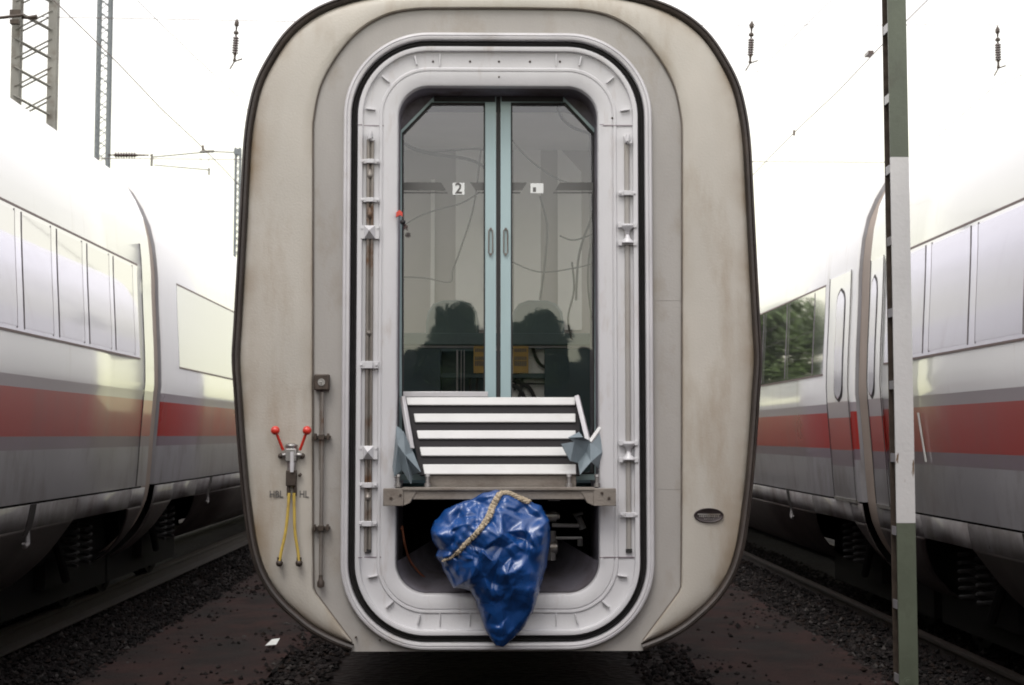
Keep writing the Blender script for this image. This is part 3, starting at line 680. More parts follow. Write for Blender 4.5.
cable([(522, 378), (522, 386), (519, 400)]); cable([(516, 378), (515, 390)], .007); cable([(519, 383), (545, 383.5)], .006); cable([(470, 378), (470, 400)], .008); cable([(477, 378), (476, 400)], .008)
build_split(b, 'lobby_cable', M['rubber'], coach)
for a0, a1 in ((473.5, 485), (513, 528.5)):
    yb_ = YC + .012
    b = MB(); b.box((x_at(a0, yb_), yb_, z_at(373, yb_)), (x_at(a1, yb_), yb_ + .012, z_at(346, yb_))); pl = b.build('warning_placard', M['placard'], coach)
    b = MB()
    for r0, r1 in ((348.5, 352), (356.5, 360), (361, 366)):
        k = a0 + 1.5
        while k < a1 - 1.5:
            b.box((x_at(k, yb_), yb_ - .002, z_at(r1, yb_)), (x_at(k + 1.1, yb_), yb_, z_at(r0, yb_))); k += 1.8
    b.build('placard_print', M['ink'], pl)
for cxp, s_ in ((452, 1), (538, 1)):  # rounded forms placed to give the dark domes seen in the glass
    yS = D + 2.0; b = MB(); x = x_at(cxp, yS); zt = z_at(300, yS); hw = .185
    prof = [(-hw, zf + .3), (-hw, zt - .16), (-hw * .93, zt - .08), (-hw * .72, zt - .025), (-hw * .35, zt), (hw * .35, zt), (hw * .72, zt - .025), (hw * .93, zt - .08), (hw, zt - .16), (hw, zf + .3)]
    b.prism([(x + p, z) for p, z in prof], yS, yS + .14); b.build('dome_form', M['teal_mid'], coach, bevel=.02)

# reflections of overhead wires, modelled as thin tubes just behind the door glass
for pts, r in (([(400, 139), (412, 147), (430, 152), (455, 150), (478, 149), (490, 152)], .006), ([(400, 140), (415, 150), (438, 155), (462, 158), (478, 163), (490, 172)], .008), ([(403, 226), (420, 216), (440, 209), (462, 203), (480, 192)], .004),
               ([(400, 277), (425, 278), (450, 282), (453, 270), (462, 245), (474, 205), (481, 150)], .005), ([(556, 104), (562, 118), (574, 128), (590, 134), (599, 142)], .008), ([(512, 140), (530, 160), (560, 180), (598, 190)], .004), ([(540, 196), (547, 225), (545, 262), (540, 300)], .007),
               ([(596, 200), (590, 222), (583, 240), (578, 262), (576, 300)], .007), ([(599, 222), (590, 250), (588, 285), (592, 320)], .006), ([(560, 236), (575, 240), (598, 232)], .005), ([(512, 262), (540, 272), (575, 268), (598, 262)], .004), ([(572, 340), (568, 318), (574, 290), (572, 262)], .006)):
    b = MB(); b.tube(catmull([W(a, c, D + .42 + .05 * math.sin(a)) for a, c in pts], 6), r, 6); b.build('wire_reflection', M['rubber'], coach)

# sliding doors
YD = D + .22
def dp(px, py, y=YD): q = W(px, py, y); return q.x, q.z
def frame_poly(outer, inner, y0, y1, name, m, par):
    b = MB(); o = [dp(*p) for p in outer]; i = [dp(*p) for p in inner]
    b.loft([[Vector((x, y0, z)) for x, z in o], [Vector((x, y0, z)) for x, z in i], [Vector((x, y1, z)) for x, z in i], [Vector((x, y1, z)) for x, z in o], [Vector((x, y0, z)) for x, z in o]]); return b.build(name, m, par, bevel=.002)
ybot = 480
for sd in (0, 1):
    if sd == 0: O_ = [(396, 131), (433, 92), (496, 92), (496, ybot), (396, ybot)]; I_ = [(402, 133), (431.5, 102.5), (485, 102.5), (485, 474), (402, 474)]
    else: O_ = [(601, 131), (564, 92), (500.6, 92), (500.6, ybot), (601, ybot)]; I_ = [(594.5, 133), (565.5, 102.5), (511, 102.5), (511, 474), (594.5, 474)]
    d = frame_poly(O_, I_, YD, YD + .035, 'sliding_door', M['teal'], coach)
    # dark head band and inner gasket
    pts = [dp(*p) for p in I_]
    b = MB(); b.loft([[Vector((x, YD - .002, z)) for x, z in pts], [Vector((X0 + (x - X0), YD - .002, z)) for x, z in [dp(a + (1.4 if a < 450 or 505 < a < 530 else -1.4), c + (1.4 if c < 300 else -1.4)) for a, c in I_]],
               [Vector((x, YD + .03, z)) for x, z in [dp(a + (1.4 if a < 450 or 505 < a < 530 else -1.4), c + (1.4 if c < 300 else -1.4)) for a, c in I_]]]); b.build('glazing_gasket', M['rubber'], d)
    b = MB(); x0_, x1_ = (434, 495) if sd == 0 else (501.5, 563)
    a_, c_ = dp(x0_, 101.8), dp(x1_, 95.5); b.box((a_[0], YD - .006, a_[1]), (c_[0], YD - .0025, c_[1])); b.build('head_seal', M['rubber'], d)
    b = MB(); b.add([Vector((x, YD + .016, z)) for x, z in pts], [(0, 1, 2, 3, 4)]); gl = b.build('door_glass', M['door_glass'], d, fix=False)
    # grey bands on the glass
    b = MB()
    for q in ([[(402.5, 182), (441, 182), (446, 190), (402.5, 190)], [(402.5, 191.4), (447, 191.4), (448, 193), (402.5, 193)], [(470, 182), (484.5, 182), (484.5, 190), (475.5, 190)], [(477, 191.4), (484.5, 191.4), (484.5, 193), (478, 193)]] if sd == 0 else
              [[(511.5, 182), (527, 182), (522, 190), (511.5, 190)], [(511.5, 191.4), (521, 191.4), (520, 193), (511.5, 193)], [(560, 182), (594, 182), (594, 190), (555, 190)], [(554, 191.4), (594, 191.4), (594, 193), (553, 193)]]):
        pp = [dp(*t) for t in q]; b.add([Vector((x, YD + .0145, z)) for x, z in pp], [(0, 1, 2, 3)])
    build_split(b, 'glass_band', M['print'], gl)
    # pull handle: a long hexagonal loop
    hx = 490.7 if sd == 0 else 505.7; x, z = dp(hx, 242); b = MB()
    lp = [(0, .080), (.011, .062), (.011, -.062), (0, -.080), (-.011, -.062), (-.011, .062), (0, .080)]
    if sd: lp = [(-a, c) for a, c in lp]
    b.tube([(x + a, YD - .012, z + c) for a, c in lp], .0042, 6); b.tube([(x, YD, z + .07), (x, YD - .014, z + .07)], .005, 8); b.tube([(x, YD, z - .07), (x, YD - .014, z - .07)], .005, 8)
    b.build('pull_handle', M['rod'], d)
q0, q1 = dp(452.5, 194.5), dp(464.5, 182.5)
b = MB(); b.box((q0[0], YD + .010, q0[1]), (q1[0], YD + .0135, q1[1])); stk = b.build('door_sticker', M['white_label'], coach, bevel=.001)
text('2', .085, ((q0[0] + q1[0]) / 2, YD + .008, (q0[1] + q1[1]) / 2), M['ink'], 'sticker_digit', stk)
q0, q1 = dp(530.5, 193), dp(543.5, 183)
b = MB(); b.box((q0[0], YD + .010, q0[1]), (q1[0], YD + .0135, q1[1])); stk = b.build('door_sticker', M['white_label'], coach, bevel=.001)
b = MB(); c0, c1 = dp(533, 191.5), dp(536, 187); b.box((c0[0], YD + .008, c0[1]), (c1[0], YD + .0098, c1[1])); b.build('sticker_print', M['print'], stk)
a_, c_ = dp(496.6, ybot), dp(500.2, 92)
b = MB(); b.box((a_[0], YD + .004, a_[1]), (c_[0], YD + .03, c_[1])); b.build('door_meeting_seal', M['rubber'], coach)
b = MB(); b.box((X0 - .60, YD + .04, z_at(92, YD)), (X0 + .60, YD + .08, 3.75)); b.build('door_header', M['teal_dark'], coach)
b = MB()
for s_ in (0, 1):
    pts = [(394, 84), (437, 84), (434, 96.5), (399.6, 131.5)] if s_ == 0 else [(603, 84), (560, 84), (563, 96.5), (597.4, 131.5)]
    b.prism([dp(*p) for p in pts], YD - .006, YD - .001)
build_split(b, 'corner_filler', M['tunnel'], coach)
b = MB(); x, z = dp(399.5, 215, D - .02); b.add([(x - .018, D - .040, z - .015), (x - .018, D - .040, z + .01), (x, D - .040, z + .026), (x + .018, D - .040, z + .012), (x + .018, D - .040, z - .012), (x + .004, D - .040, z - .002),
       (x - .018, D - .020, z - .015), (x - .018, D - .020, z + .01), (x, D - .020, z + .026), (x + .018, D - .020, z + .012), (x + .018, D - .020, z - .012), (x + .004, D - .020, z - .002)],
      [(0, 1, 2, 3, 4, 5), (11, 10, 9, 8, 7, 6)] + [(i, (i + 1) % 6, (i + 1) % 6 + 6, i + 6) for i in range(6)]); rk = b.build('release_tag', M['red'], coach)
b = MB(); x, z = dp(402.8, 222, D - .02); b.sphere((x, D - .02, z), .016, 10); b.build('release_knob', M['rubber'], rk)

# coupler compartment
b = MB(); low = lambda d, y: [p for p in rr(d, y) if p.z < zf - .035]
cnt = len(low(.306, D + .06)); base = low(.306, D + .06); cxz = Vector((X0, 0, zf - .2)); rgs = []
for k, y in ((0, D + .06), (.10, D + .28), (.30, D + .75), (.42, D + 1.1)): rgs.append([Vector((p.x + (cxz.x - p.x) * k, y, p.z + (cxz.z - p.z) * k)) for p in base])
b.loft(rgs, False); b.build('compartment_wall', M['tunnel'], coach)
b = MB(); b.box((X0 - .66, D + .6, .40), (X0 + .66, D + 1.4, .42)); b.box((X0 - .66, D + 1.35, .40), (X0 + .66, D + 1.4, zf)); b.box((X0 - .66, D + .6, .40), (X0 - .62, D + 1.4, zf)); b.box((X0 + .62, D + .6, .40), (X0 + .66, D + 1.4, zf)); b.build('coupler_pocket', M['dark'], coach)
b = MB(); b.box((X0 - .62, D + .10, zf - .09), (X0 + .62, D + .62, zf - .03)); b.build('threshold_plate', M['dark'], coach)
b = MB()
YP = D + .35
def pt(a, c, y=YP): return W(a, c, y)
b.tube([pt(548, 500), pt(560, 500)], .007); b.lathe(pt(544, 516), (1, 0, 0), [(0, .034), (.07, .034), (.072, .022), (.09, .02)], 14)
b.tube([pt(552, 525), pt(583, 525.5)], .013); b.tube([pt(552, 538), pt(582, 538)], .009); b.tube([pt(583, 529), pt(579, 518), pt(574, 515), pt(583, 513)], [.022, .018, .012, .008])
b.lathe(pt(550, 547), (1, 0, 0), [(0, .04), (.04, .04), (.045, .02)], 14); b.tube([pt(580, 538), pt(580, 546)], .016); b.tube([pt(551, 531), pt(551, 560)], .03)
build_split(b, 'coupler_linkage', M['steel'], coach)
b = MB(); b.tube([W(500, 530, D + 1.3), W(500, 530, D + .15)], .09, 16); b.box((X0 - .2, D - .02, .82), (X0 + .2, D + .2, 1.12)); b.build('coupler', M['dark'], coach)
b = MB(); b.tube(catmull([pt(402, 526, D + .2), pt(405, 545, D + .2), pt(411, 562, D + .25), pt(424, 577, D + .3), pt(440, 588, D + .4)], 6), .006, 8); b.sphere(pt(401.5, 529, D + .19), .009, 8); b.build('copper_pipe', M['copper'], coach)

# crossbeam and folded bridge plate
YBm = D - .13
def bx(mb, x0, y0, x1, y1, ya, yb, mi=0):
    p, q = W(x0, y1, ya), W(x1, y0, ya); mb.box((p.x, ya, p.z), (q.x, yb, q.z), mi)
b = MB(); bx(b, 404, 490.5, 593.5, 499.5, YBm + .01, YBm + .09); bx(b, 402, 487.5, 595, 490.7, YBm - .005, YBm + .10)
bx(b, 383, 488.5, 403.5, 506, YBm - .003, YBm + .06); bx(b, 593.5, 488.5, 616, 506, YBm - .003, YBm + .06)
for m_ in (1, -1):
    pl_ = [(403.5, 489.5), (417.5, 489.8), (410, 503), (403.5, 506)]
    pp = []
    for a, c in pl_:
        q = W(a, c, YBm); pp.append((q.x, q.z)) if m_ == 1 else pp.append((2 * W(499, 0, YBm).x - q.x, q.z))
    b.prism(pp, YBm + .003, YBm + .07)
bm_ = b.build('crossbeam', M['beam'], coach, bevel=.003)
b = MB()
for a, c in ((400.5, 495), (602, 493), (609, 498), (391, 498)): b.lathe(W(a, c, YBm - .003), (0, -1, 0), [(0, .008), (.006, .008), (.007, 0)], 8)
build_split(b, 'beam_bolt', M['brown_fit'], bm_)
bp_ = MB(); tl, tr_, br, bl = W(406, 398, D + .12), W(579.5, 398, D + .12), W(580, 475, D - .02), W(420, 475, D - .02)
def bil(u, v, off=0):                             # u right, v down on the leaning plate
    p = tl.lerp(tr_, u).lerp(bl.lerp(br, u), v); nrm = (tr_ - tl).cross(bl - tl).normalized()
    if nrm.y > 0: nrm = -nrm
    return p + nrm * off
def slab(mb, u0, u1, v0, v1, o0, o1):
    vs_ = [bil(u, v, o) for o in (o0, o1) for (u, v) in ((u0, v0), (u1, v0), (u1, v1), (u0, v1))]
    mb.add(vs_, [(0, 1, 2, 3), (7, 6, 5, 4), (0, 4, 5, 1), (1, 5, 6, 2), (2, 6, 7, 3), (3, 7, 4, 0)])
slab(bp_, .0, 1, 0, 1, -.02, .002); bp = bp_.build('bridge_plate', M['slat_dark'], coach)
for v0, v1 in ((0, .105), (.215, .33), (.435, .545), (.65, .765), (.872, 1.0)):
    b = MB(); slab(b, .028 if v0 else .0, .975, v0, v1, .002, .016); b.build('slat', M['slat'], bp, bevel=.004)
b = MB()
for aa, ab, ac in (((402.5, 397), (404.5, 399), (411.5, 449)), ((577, 396), (581, 393), (588, 441))):
    p1, p2 = W(*aa, D + .09), W(*ac, D - .03); b.tube([p1, p2], .018, 4)
build_split(b, 'plate_side_bar', M['frame_out'], bp, bevel=.003)
b = MB(); bx(b, 403, 391.5, 488, 397, D + .14, D + .17); b.build('plate_top_rail', M['frame_out'], bp, bevel=.003)
b = MB(); bx(b, 428, 475.5, 576, 487, D - .01, D + .01); b.build('hinge_plate', M['beam'], coach)
b = MB()
for a in (427.5, 569, 398, 597):
    b.lathe(W(a, 487, D - .05), (0, 0, 1), [(0, .018), (.02, .018), (.021, .011), (.055, .011), (.056, .016), (.07, .014)], 10)
build_split(b, 'hinge_bolt', M['steel'], coach)
# rubber cloth flaps, crumpled on each side of the plate
def flap(pts, faces, y, par=coach):
    b = MB(); b.add([W(a, c, D + dy) for a, c, dy in pts], faces)
    o = b.build('cloth_flap', M['flap'], par, smooth=0, fix=False); s_ = o.modifiers.new('thickness', 'SOLIDIFY'); s_.thickness = .006; s_.offset = 0
    bv = o.modifiers.new('bevel', 'BEVEL'); bv.width = .002; bv.limit_method = 'ANGLE'
    return o
flap([(396, 425, .02), (404, 432, -.06), (413, 452, -.02), (421, 472, -.07), (413, 475, -.01), (411, 484, -.09), (402, 470, -.03), (394, 477, -.08), (392, 462, .02), (398, 445, -.07), (405, 455, -.09)],
     [(0, 1, 9), (1, 2, 10), (2, 3, 10), (3, 4, 10), (4, 5, 10), (5, 6, 10), (6, 9, 10), (1, 10, 9), (6, 7, 9), (7, 8, 9), (8, 0, 9)], 0)
flap([(561, 444, -.12), (574, 442, -.07), (590, 441, -.03), (600, 430, .0), (602, 452, -.02), (591, 462, -.08), (580, 475, -.10), (578, 463, -.03), (570, 461, -.11), (568, 437.5, -.09), (579, 432, -.05), (583, 437, -.09), (600, 470, .03), (586, 452, -.02)],
     [(0, 1, 8), (1, 7, 8), (1, 2, 13, 7), (13, 6, 7), (13, 5, 6), (2, 5, 13), (2, 3, 4), (2, 4, 5), (4, 12, 5), (9, 10, 11), (9, 11, 2, 1)], 0)
b = MB(); b.tube([W(590, 442, D - .03), W(600, 428, D)], .012, 6); b.build('flap_clip', M['slat'], coach)

# brake valve with handles and yellow hoses
YV = D - .04
def v(a, c, dy=0): return W(a, c, YV + dy)
b = MB(); b.cbox(v(291.5, 455, .0), (.06, .07, .07)); b.lathe(v(291.5, 447), (0, 0, 1), [(-.03, .03), (.012, .034), (.02, .02)], 14); b.tube([v(282, 455), v(302, 455)], .014, 10)
b.lathe(v(291.5, 473), (0, 0, 1), [(0, .024), (.07, .026), (.09, .018)], 14)
val = b.build('brake_valve', M['steel'], coach, bevel=.004)
b = MB(); b.cbox(v(291.5, 478, .0), (.055, .06, .085)); b.tube([v(288.5, 484), v(288.5, 496)], .011, 8); b.tube([v(295, 484), v(295, 496)], .011, 8); b.sphere(v(280.5, 456), .016, 8); b.sphere(v(302.5, 456), .016, 8)
b.tube([v(299, 474), v(301, 476)], .012, 8); build_split(b, 'valve_body', M['brown_fit'], val, bevel=.004)
b = MB(); b.cbox(v(292, 462, -.04), (.018, .01, .11)); b.build('valve_lever', M['frame_out'], val)
for a0, c0, a1, c1 in ((283, 450, 275.3, 430.5), (300, 450, 307, 430.5)):
    b = MB(); b.tube([v(a0, c0, -.02), v(a1, c1, -.05)], .008, 8); h = b.build('valve_handle', M['red'], val)
    b = MB(); b.sphere(v(a1, c1, -.05), .025, 14); b.build('handle_knob', M['red'], h)
for pts in ([(289, 493), (288, 510), (285.5, 532), (281, 553), (279.5, 561)], [(294, 493), (294.3, 512), (295, 532), (298, 552), (299, 561)]):
    b = MB(); b.tube(catmull([v(a, c, -.02) for a, c in pts], 6), .0085, 10); hz = b.build('brake_hose', M['yellow'], coach)
    b = MB(); q = v(*pts[-1], -.015); b.sphere(q + Vector((0, 0, -.012)), .020, 10); b.tube([q + Vector((0, 0, .02)), q + Vector((0, 0, -.02))], .013, 8); b.tube([q + Vector((0, 0, -.012)), q + Vector((0, .06, -.012))], .012, 8); b.build('hose_fitting', M['brown_fit'], hz)
text('HBL', .054, (W(276.3, 494.5, D - .02).x, D - .0215, W(277.5, 494.5, D - .02).z), M['ink'], 'stencil_lettering', coach, sx=.8)
text('HL', .054, (W(304, 494.5, D - .02).x, D - .0215, W(303.5, 494.5, D - .02).z), M['ink'], 'stencil_lettering', coach, sx=.8)
# key box with actuating rod
b = MB(); c = W(322.5, 382.5, D); b.cbox((c.x, D - .02, c.z), (.082, .06, .088)); kb = b.build('key_box', M['brown_fit'], coach, bevel=.006)
b = MB(); b.lathe((c.x, D - .05, c.z), (0, -1, 0), [(0, .020), (.004, .020), (.0045, .012), (.002, .010), (.002, .006), (.008, .005), (.009, 0)], 16); b.build('lock_barrel', M['steel'], kb)
b = MB(); x = W(321.5, 480, D - .03).x; z = lambda py: W(321, py, D - .03).z
b.tube([(x, D - .025, z(392)), (x, D - .025, z(583))], .0105, 10); b.tube([(x - .014, D - .01, z(392)), (x - .014, D - .01, z(470))], .004, 6); ar = b.build('actuating_rod', M['rod'], coach)
b = MB(); b.lathe((x, D - .025, z(588)), (0, 0, 1), [(0, .006), (.006, .019), (.03, .021), (.045, .012), (.07, .011)], 12); b.build('rod_end', M['brown_fit'], ar)
for py in (437, 528):
    b = MB(); b.cbox((x, D - .012, z(py)), (.095, .03, .016)); b.cbox((x - .035, D - .03, z(py) + .002), (.012, .03, .036)); b.cbox((x + .035, D - .03, z(py) + .002), (.012, .03, .036)); b.cbox((x, D - .035, z(py)), (.03, .03, .03)); b.build('rod_clamp', M['brown_fit'], ar, bevel=.002)
# builder's plate
b = MB(); c = W(708.6, 515.3, D - .02)
def ell(a, c_, y): return [Vector((c.x + a * math.cos(t), y, c.z + c_ * math.sin(t))) for t in [2 * math.pi * k / 48 for k in range(48)]]
b.loft([ell(.082, .040, D - .016), ell(.082, .040, D - .028), ell(.078, .037, D - .031), ell(.074, .0335, D - .0285), ell(.001, .001, D - .0285)]); bpz = b.build('builders_plate', mat('dark_bronze_plate', (.035, .026, .026), .4, .4, .3, 20), coach)
b = MB(); b.box((c.x - .062, D - .031, c.z + .003), (c.x + .064, D - .0288, c.z + .009))
for i in range(11):
    b.cbox((c.x - .05 + i * .0102, D - .030, c.z - .004), (.0062, .003, .008 + .002 * (i % 3)))
for i in range(6): b.cbox((c.x - .024 + i * .0098, D - .030, c.z - .020), (.005, .003, .005))
b.build('plate_relief', M['steel'], bpz)
for a, c_, rad in ((346, 645.5, .009), (647.5, 645.5, .009), (356, 637, .006)):
    b = MB(); q = W(a, c_, D); b.lathe((q.x, D + .004, q.z), (0, -1, 0), [(0, rad), (.02, rad), (.024, 0)], 8); b.build('panel_bolt', M['brown_fit'], coach)

# ------------------------------------------------------------------ tarpaulin and rope
YT = D - .085
tr = [(485.7, 492), (496, 490.5), (506.7, 491), (517, 495), (527.7, 499.7), (541, 506), (548.8, 519.4), (550.3, 531), (550, 543), (546, 567), (539.6, 590), (533, 611.5), (526, 624), (517, 635), (509, 642), (503, 646.4), (496, 645.6), (490, 638), (485.7, 630),
      (480.5, 616), (474.5, 599), (470, 590.5), (461, 588.5), (453.5, 588), (447.5, 578), (442, 566), (435.7, 556), (438, 549), (431.8, 540), (431, 530), (434, 521), (445, 510), (456.8, 504), (467, 500.5), (475, 497)]
cen = (499, 562)
ol = []
for i in range(len(tr)):
    a, c = Vector(tr[i]), Vector(tr[(i + 1) % len(tr)])
    for k in range(6): ol.append(a.lerp(c, k / 6))
wr = []
for i, p in enumerate(ol):
    d_ = (p - Vector(cen)).normalized(); wr.append(p + d_ * 1.3 * noise.noise((p.x * .12, p.y * .12, 1)))
from mathutils.geometry import delaunay_2d_cdt
def crumple(seed, n, wx, wy):                       # random facets, like creased sheeting: linear heights over a triangulation
    rnd = random.Random(seed); pts = [Vector((rnd.uniform(-wx, wx), rnd.uniform(-wy, wy))) for _ in range(n)] + [Vector(q) for q in ((-wx * 2, -wy * 2), (wx * 2, -wy * 2), (wx * 2, wy * 2), (-wx * 2, wy * 2))]
    hs_ = [rnd.random() for _ in pts]; vv, _, ff, ov, _, _ = delaunay_2d_cdt(pts, [], [], 0, 1e-6)
    hh = [hs_[o_[0]] if o_ else .5 for o_ in ov]
    tris = [(vv[f[0]], vv[f[1]], vv[f[2]], hh[f[0]], hh[f[1]], hh[f[2]]) for f in ff]
    def ev(x, y):
        for a, b_, c, ha, hb, hc in tris:
            d = (b_.y - c.y) * (a.x - c.x) + (c.x - b_.x) * (a.y - c.y)
            if abs(d) < 1e-12: continue
            u = ((b_.y - c.y) * (x - c.x) + (c.x - b_.x) * (y - c.y)) / d; v_ = ((c.y - a.y) * (x - c.x) + (a.x - c.x) * (y - c.y)) / d
            if u >= -1e-6 and v_ >= -1e-6 and u + v_ <= 1.000001: return u * ha + v_ * hb + (1 - u - v_) * hc
        return .5
    return ev
cz1, cz2, cz3 = crumple(11, 75, 1, 1), crumple(12, 340, 1, 1), crumple(13, 46, 1, 1)
def tarp_h(px, py, s):                             # bulge towards the viewer, metres
    bul = .13 * math.sqrt(max(0, 1 - s ** 2.4)) * (1 - .62 * max(0, min(1, (py - 575) / 70)))
    u, v_ = (px - 491) / 66, (py - 568) / 82
    tx, ty = px - 497, py - 470; ang = math.atan2(tx, ty); rad = math.hypot(tx, ty) / 180
    low = max(0, min(1, (py - 560) / 40))
    f1 = cz1(u, v_) * (1 - .6 * low) + low * .9 * cz3(ang * 2.6, rad * .9 - .5)
    f2 = cz2(u * .98 + .12 * (v_), v_ * .98)
    rope = abs((px - 500) * .82 + (py - 494) * .57) if py < 560 else 40
    pinch = -.022 * math.exp(-(rope / 6) ** 2); pl = .010 * abs(math.sin(((px - 500) * -.57 + (py - 494) * .82) * .33)) * math.exp(-(rope / 16) ** 2)
    pleat = low * .022 * (1 - abs(math.sin(ang * 11 + 1.3 * noise.noise(Vector((rad * 3, ang, 2)))))) + (1 - low) * .012 * abs(noise.noise(Vector((u * 2.2 + v_ * 2.6, (u - v_) * .7, 4))))*3
    return bul + pleat + (.120 * f1 + .050 * f2 * (1 - .4 * low) + pinch + pl) * (1 - .5 * s ** 6)
NR = 96; b = MB(); rings = []; H = []
for k in range(NR + 1):
    s_ = max(.004, k / NR); H.append([tarp_h(cen[0] + (p.x - cen[0]) * s_, cen[1] + (p.y - cen[1]) * s_, s_) for p in wr])
n_ = len(wr)
for it in range(2):                                  # soften the crease lines a little
    H = [[(H[k][i] * 2 + H[k][i - 1] + H[k][(i + 1) % n_] + H[max(k - 1, 0)][i] + H[min(k + 1, NR)][i]) / 6 for i in range(n_)] for k in range(NR + 1)]
for k in range(NR + 1):
    s_ = max(.004, k / NR); rings.append([W(cen[0] + (p.x - cen[0]) * s_, cen[1] + (p.y - cen[1]) * s_, YT - H[k][i]) for i, p in enumerate(wr)])
back = []
for s_, dy in ((.97, .03), (.8, .06), (.3, .08), (.004, .08)):
    row = []
    for p in wr:
        q = Vector(cen).lerp(p, s_); w0 = W(q.x, q.y, YT)
        lim = .010 if q.y > 585 else dy
        row.append(Vector((w0.x, YT + min(dy, lim), w0.z)))
    back.append(row)
b.loft(rings + back, True)
tp = tag(b.build('tarpaulin', M['tarp'], smooth=80), 'crumpled blue plastic tarpaulin wrapped over the coupler of the central coach', 'tarpaulin')
def strand(pts, r, name):
    b = MB(); P_ = catmull([(a, c, 0) for a, c in pts], 8)
    for ph in (0, 2.1, 4.2):
        cur = []
        for i, q in enumerate(P_):
            dist = min((Vector((q.x, q.y)) - p).length for p in wr); rad = (Vector((q.x, q.y)) - Vector(cen)).length; s_ = rad / (rad + dist + .001)
            h = tarp_h(q.x, q.y, min(1, s_)); w0 = W(q.x, q.y, YT - h - .01)
            cur.append(Vector((w0.x + r * .8 * math.cos(i * .9 + ph), YT - h - .012 + r * .6 * math.sin(i * .9 + ph), w0.z + r * .5 * math.cos(i * .9 + ph))))
        b.tube(cur, r * .75, 6)
    return b
b1 = strand([(500, 493), (494, 504), (489.5, 515), (484, 524), (476, 534), (467, 543), (459, 552)], .016, 'a')
b2 = strand([(500, 493), (508, 493), (517, 497), (529, 502)], .011, 'b'); b3 = strand([(461, 550), (452, 557), (444, 560)], .010, 'c')
rp = MB()
for q in (b1, b2, b3): rp.add(q.v, q.f)
tag(rp.build('rope', M['rope']), 'tan hemp rope tied diagonally round the blue tarpaulin', 'rope')

# ------------------------------------------------------------------ signal post on the right
def post():
    Y = 7.8; xl, xr = W(891, 435, Y).x - .0, W(909.5, 435, Y).x
    xl = (896.4 - 486) / F * Y; xr = (916 - 486) / F * Y - .004
    t = empty('signal_post', ((xl + xr) / 2, Y + .05, -.25), 'green steel post with a white painted middle, standing before the right-hand train', 'post')
    zt = W(905, 157, Y).z; zb = W(905, 523, Y).z
    m = [M['green_post'], M['white_post']]
    for (y0, y1, nm) in ((Y, Y + .010, 'front_plate'), (Y + .110, Y + .118, 'rear_plate')):
        b = MB()
        for z0, z1, k in ((-.25, zb, 0), (zb, zt, 1), (zt, 5.6, 0)): b.box((xl, y0, z0 + .0002), (xr, y1, z1 - .0002), k)
        b.build(nm, m if nm == 'front_plate' else [M['brown_fit'], M['brown_fit']], t)  # rear plate coloured dark brown as the shade between the plates
    b = MB()
    for z0, z1, k in ((-.25, zb, 0), (zb, zt, 1), (zt, 5.6, 0)):
        b.box((xr - .010, Y + .0105, z0), (xr - .002, Y + .1095, z1 - .0002), k)
    b.build('side_web', m, t)
    k = z_at(24, Y)
    while k > .1:
        b = MB(); b.box((xl + .002, Y + .0105, k - .024), (xl + .008, Y + .1095, k + .024)); b.build('batten', M['w_grey'], t); k -= .402
    b = MB(); q = W(908, 682, Y); b.lathe((q.x, Y - .001, q.z), (0, -1, 0), [(0, .028), (.004, .028), (.0045, .016), (.012, .015), (.013, 0)], 14); b.build('base_bolt', M['green_post'], t)
post()

# ------------------------------------------------------------------ masts, span wires, catenary
def lattice(x, y, w_, dp_, z1, bay, leg, dia, m, label, taper=0, zlow=-.24):
    t = empty('lattice_mast', (x, y, zlow), label, 'catenary mast')
    def wz(z): return w_ / 2 * (1 + taper * (z1 - z) / z1)
    for sx_ in (-1, 1):
        b = MB()
        for sy_ in (-1, 1):
            b.loft([[Vector((x + sx_ * (wz(z) - u * leg), y + sy_ * (dp_ / 2 - v_ * leg * .6), z)) for u, v_ in ((0, 0), (1, 0), (1, 1), (0, 1))] for z in (zlow, z1)], True, 0, True)
        b.build('mast_leg', m, t)
    b = MB(); z = zlow + .2
    while z + bay < z1:
        for sy_ in (-1, 1):
            a0, a1 = wz(z) - leg * .5, wz(z + bay) - leg * .5; yy = y + sy_ * (dp_ / 2 + .002)
            b.tube([(x - a0, yy, z), (x + a1, yy, z + bay * .68)], dia, 4); b.tube([(x + a0, yy + sy_ * dia * 1.6, z), (x - a1, yy + sy_ * dia * 1.6, z + bay * .68)], dia, 4)
        z += bay
    b.build('bracing', m, t); return t
YS = 25.5
xm = (35 - 486) / F * YS
lattice(xm - .08, YS, .80, .20, 13.5, .52, .145, .018, M['mast'], 'big grey lattice mast at the far left edge, behind the left train')
Y2 = 40; xm2 = (100 - 486) / F * Y2; xm3 = (236 - 486) / F * Y2
lattice(xm2, Y2, .385, .3, 15.5, .37, .07, .011, M['mast_far'], 'slender blue-grey lattice mast, second from the left, rising behind the left train')
lattice(xm3, Y2, .17, .17, W(237, 148, Y2).z, .2, .045, .008, M['mast_far'], 'short thin lattice mast just left of the central coach')
def wire(name, pts, r, label, group='overhead wires', par=None, m=None):
    b = MB(); b.tube(pts, r, 5); o = b.build(name, m or M['wire'], par)
    if not par: tag(o, label, 'wire', group)
    return o
zs = W(500, 22, YS).z; zl2 = W(820, 162, YS).z
wire('span_wire', [(xm, YS, zs + .05), (0, YS, zs - .06), (14, YS, zs + .02)], .007, 'upper cross-span wire that carries the three hanging insulators')
wire('span_wire', [(xm, YS, zl2 + .02), (0, YS, zl2), (14, YS, zl2)], .007, 'lower cross-span wire stretched level above the trains')
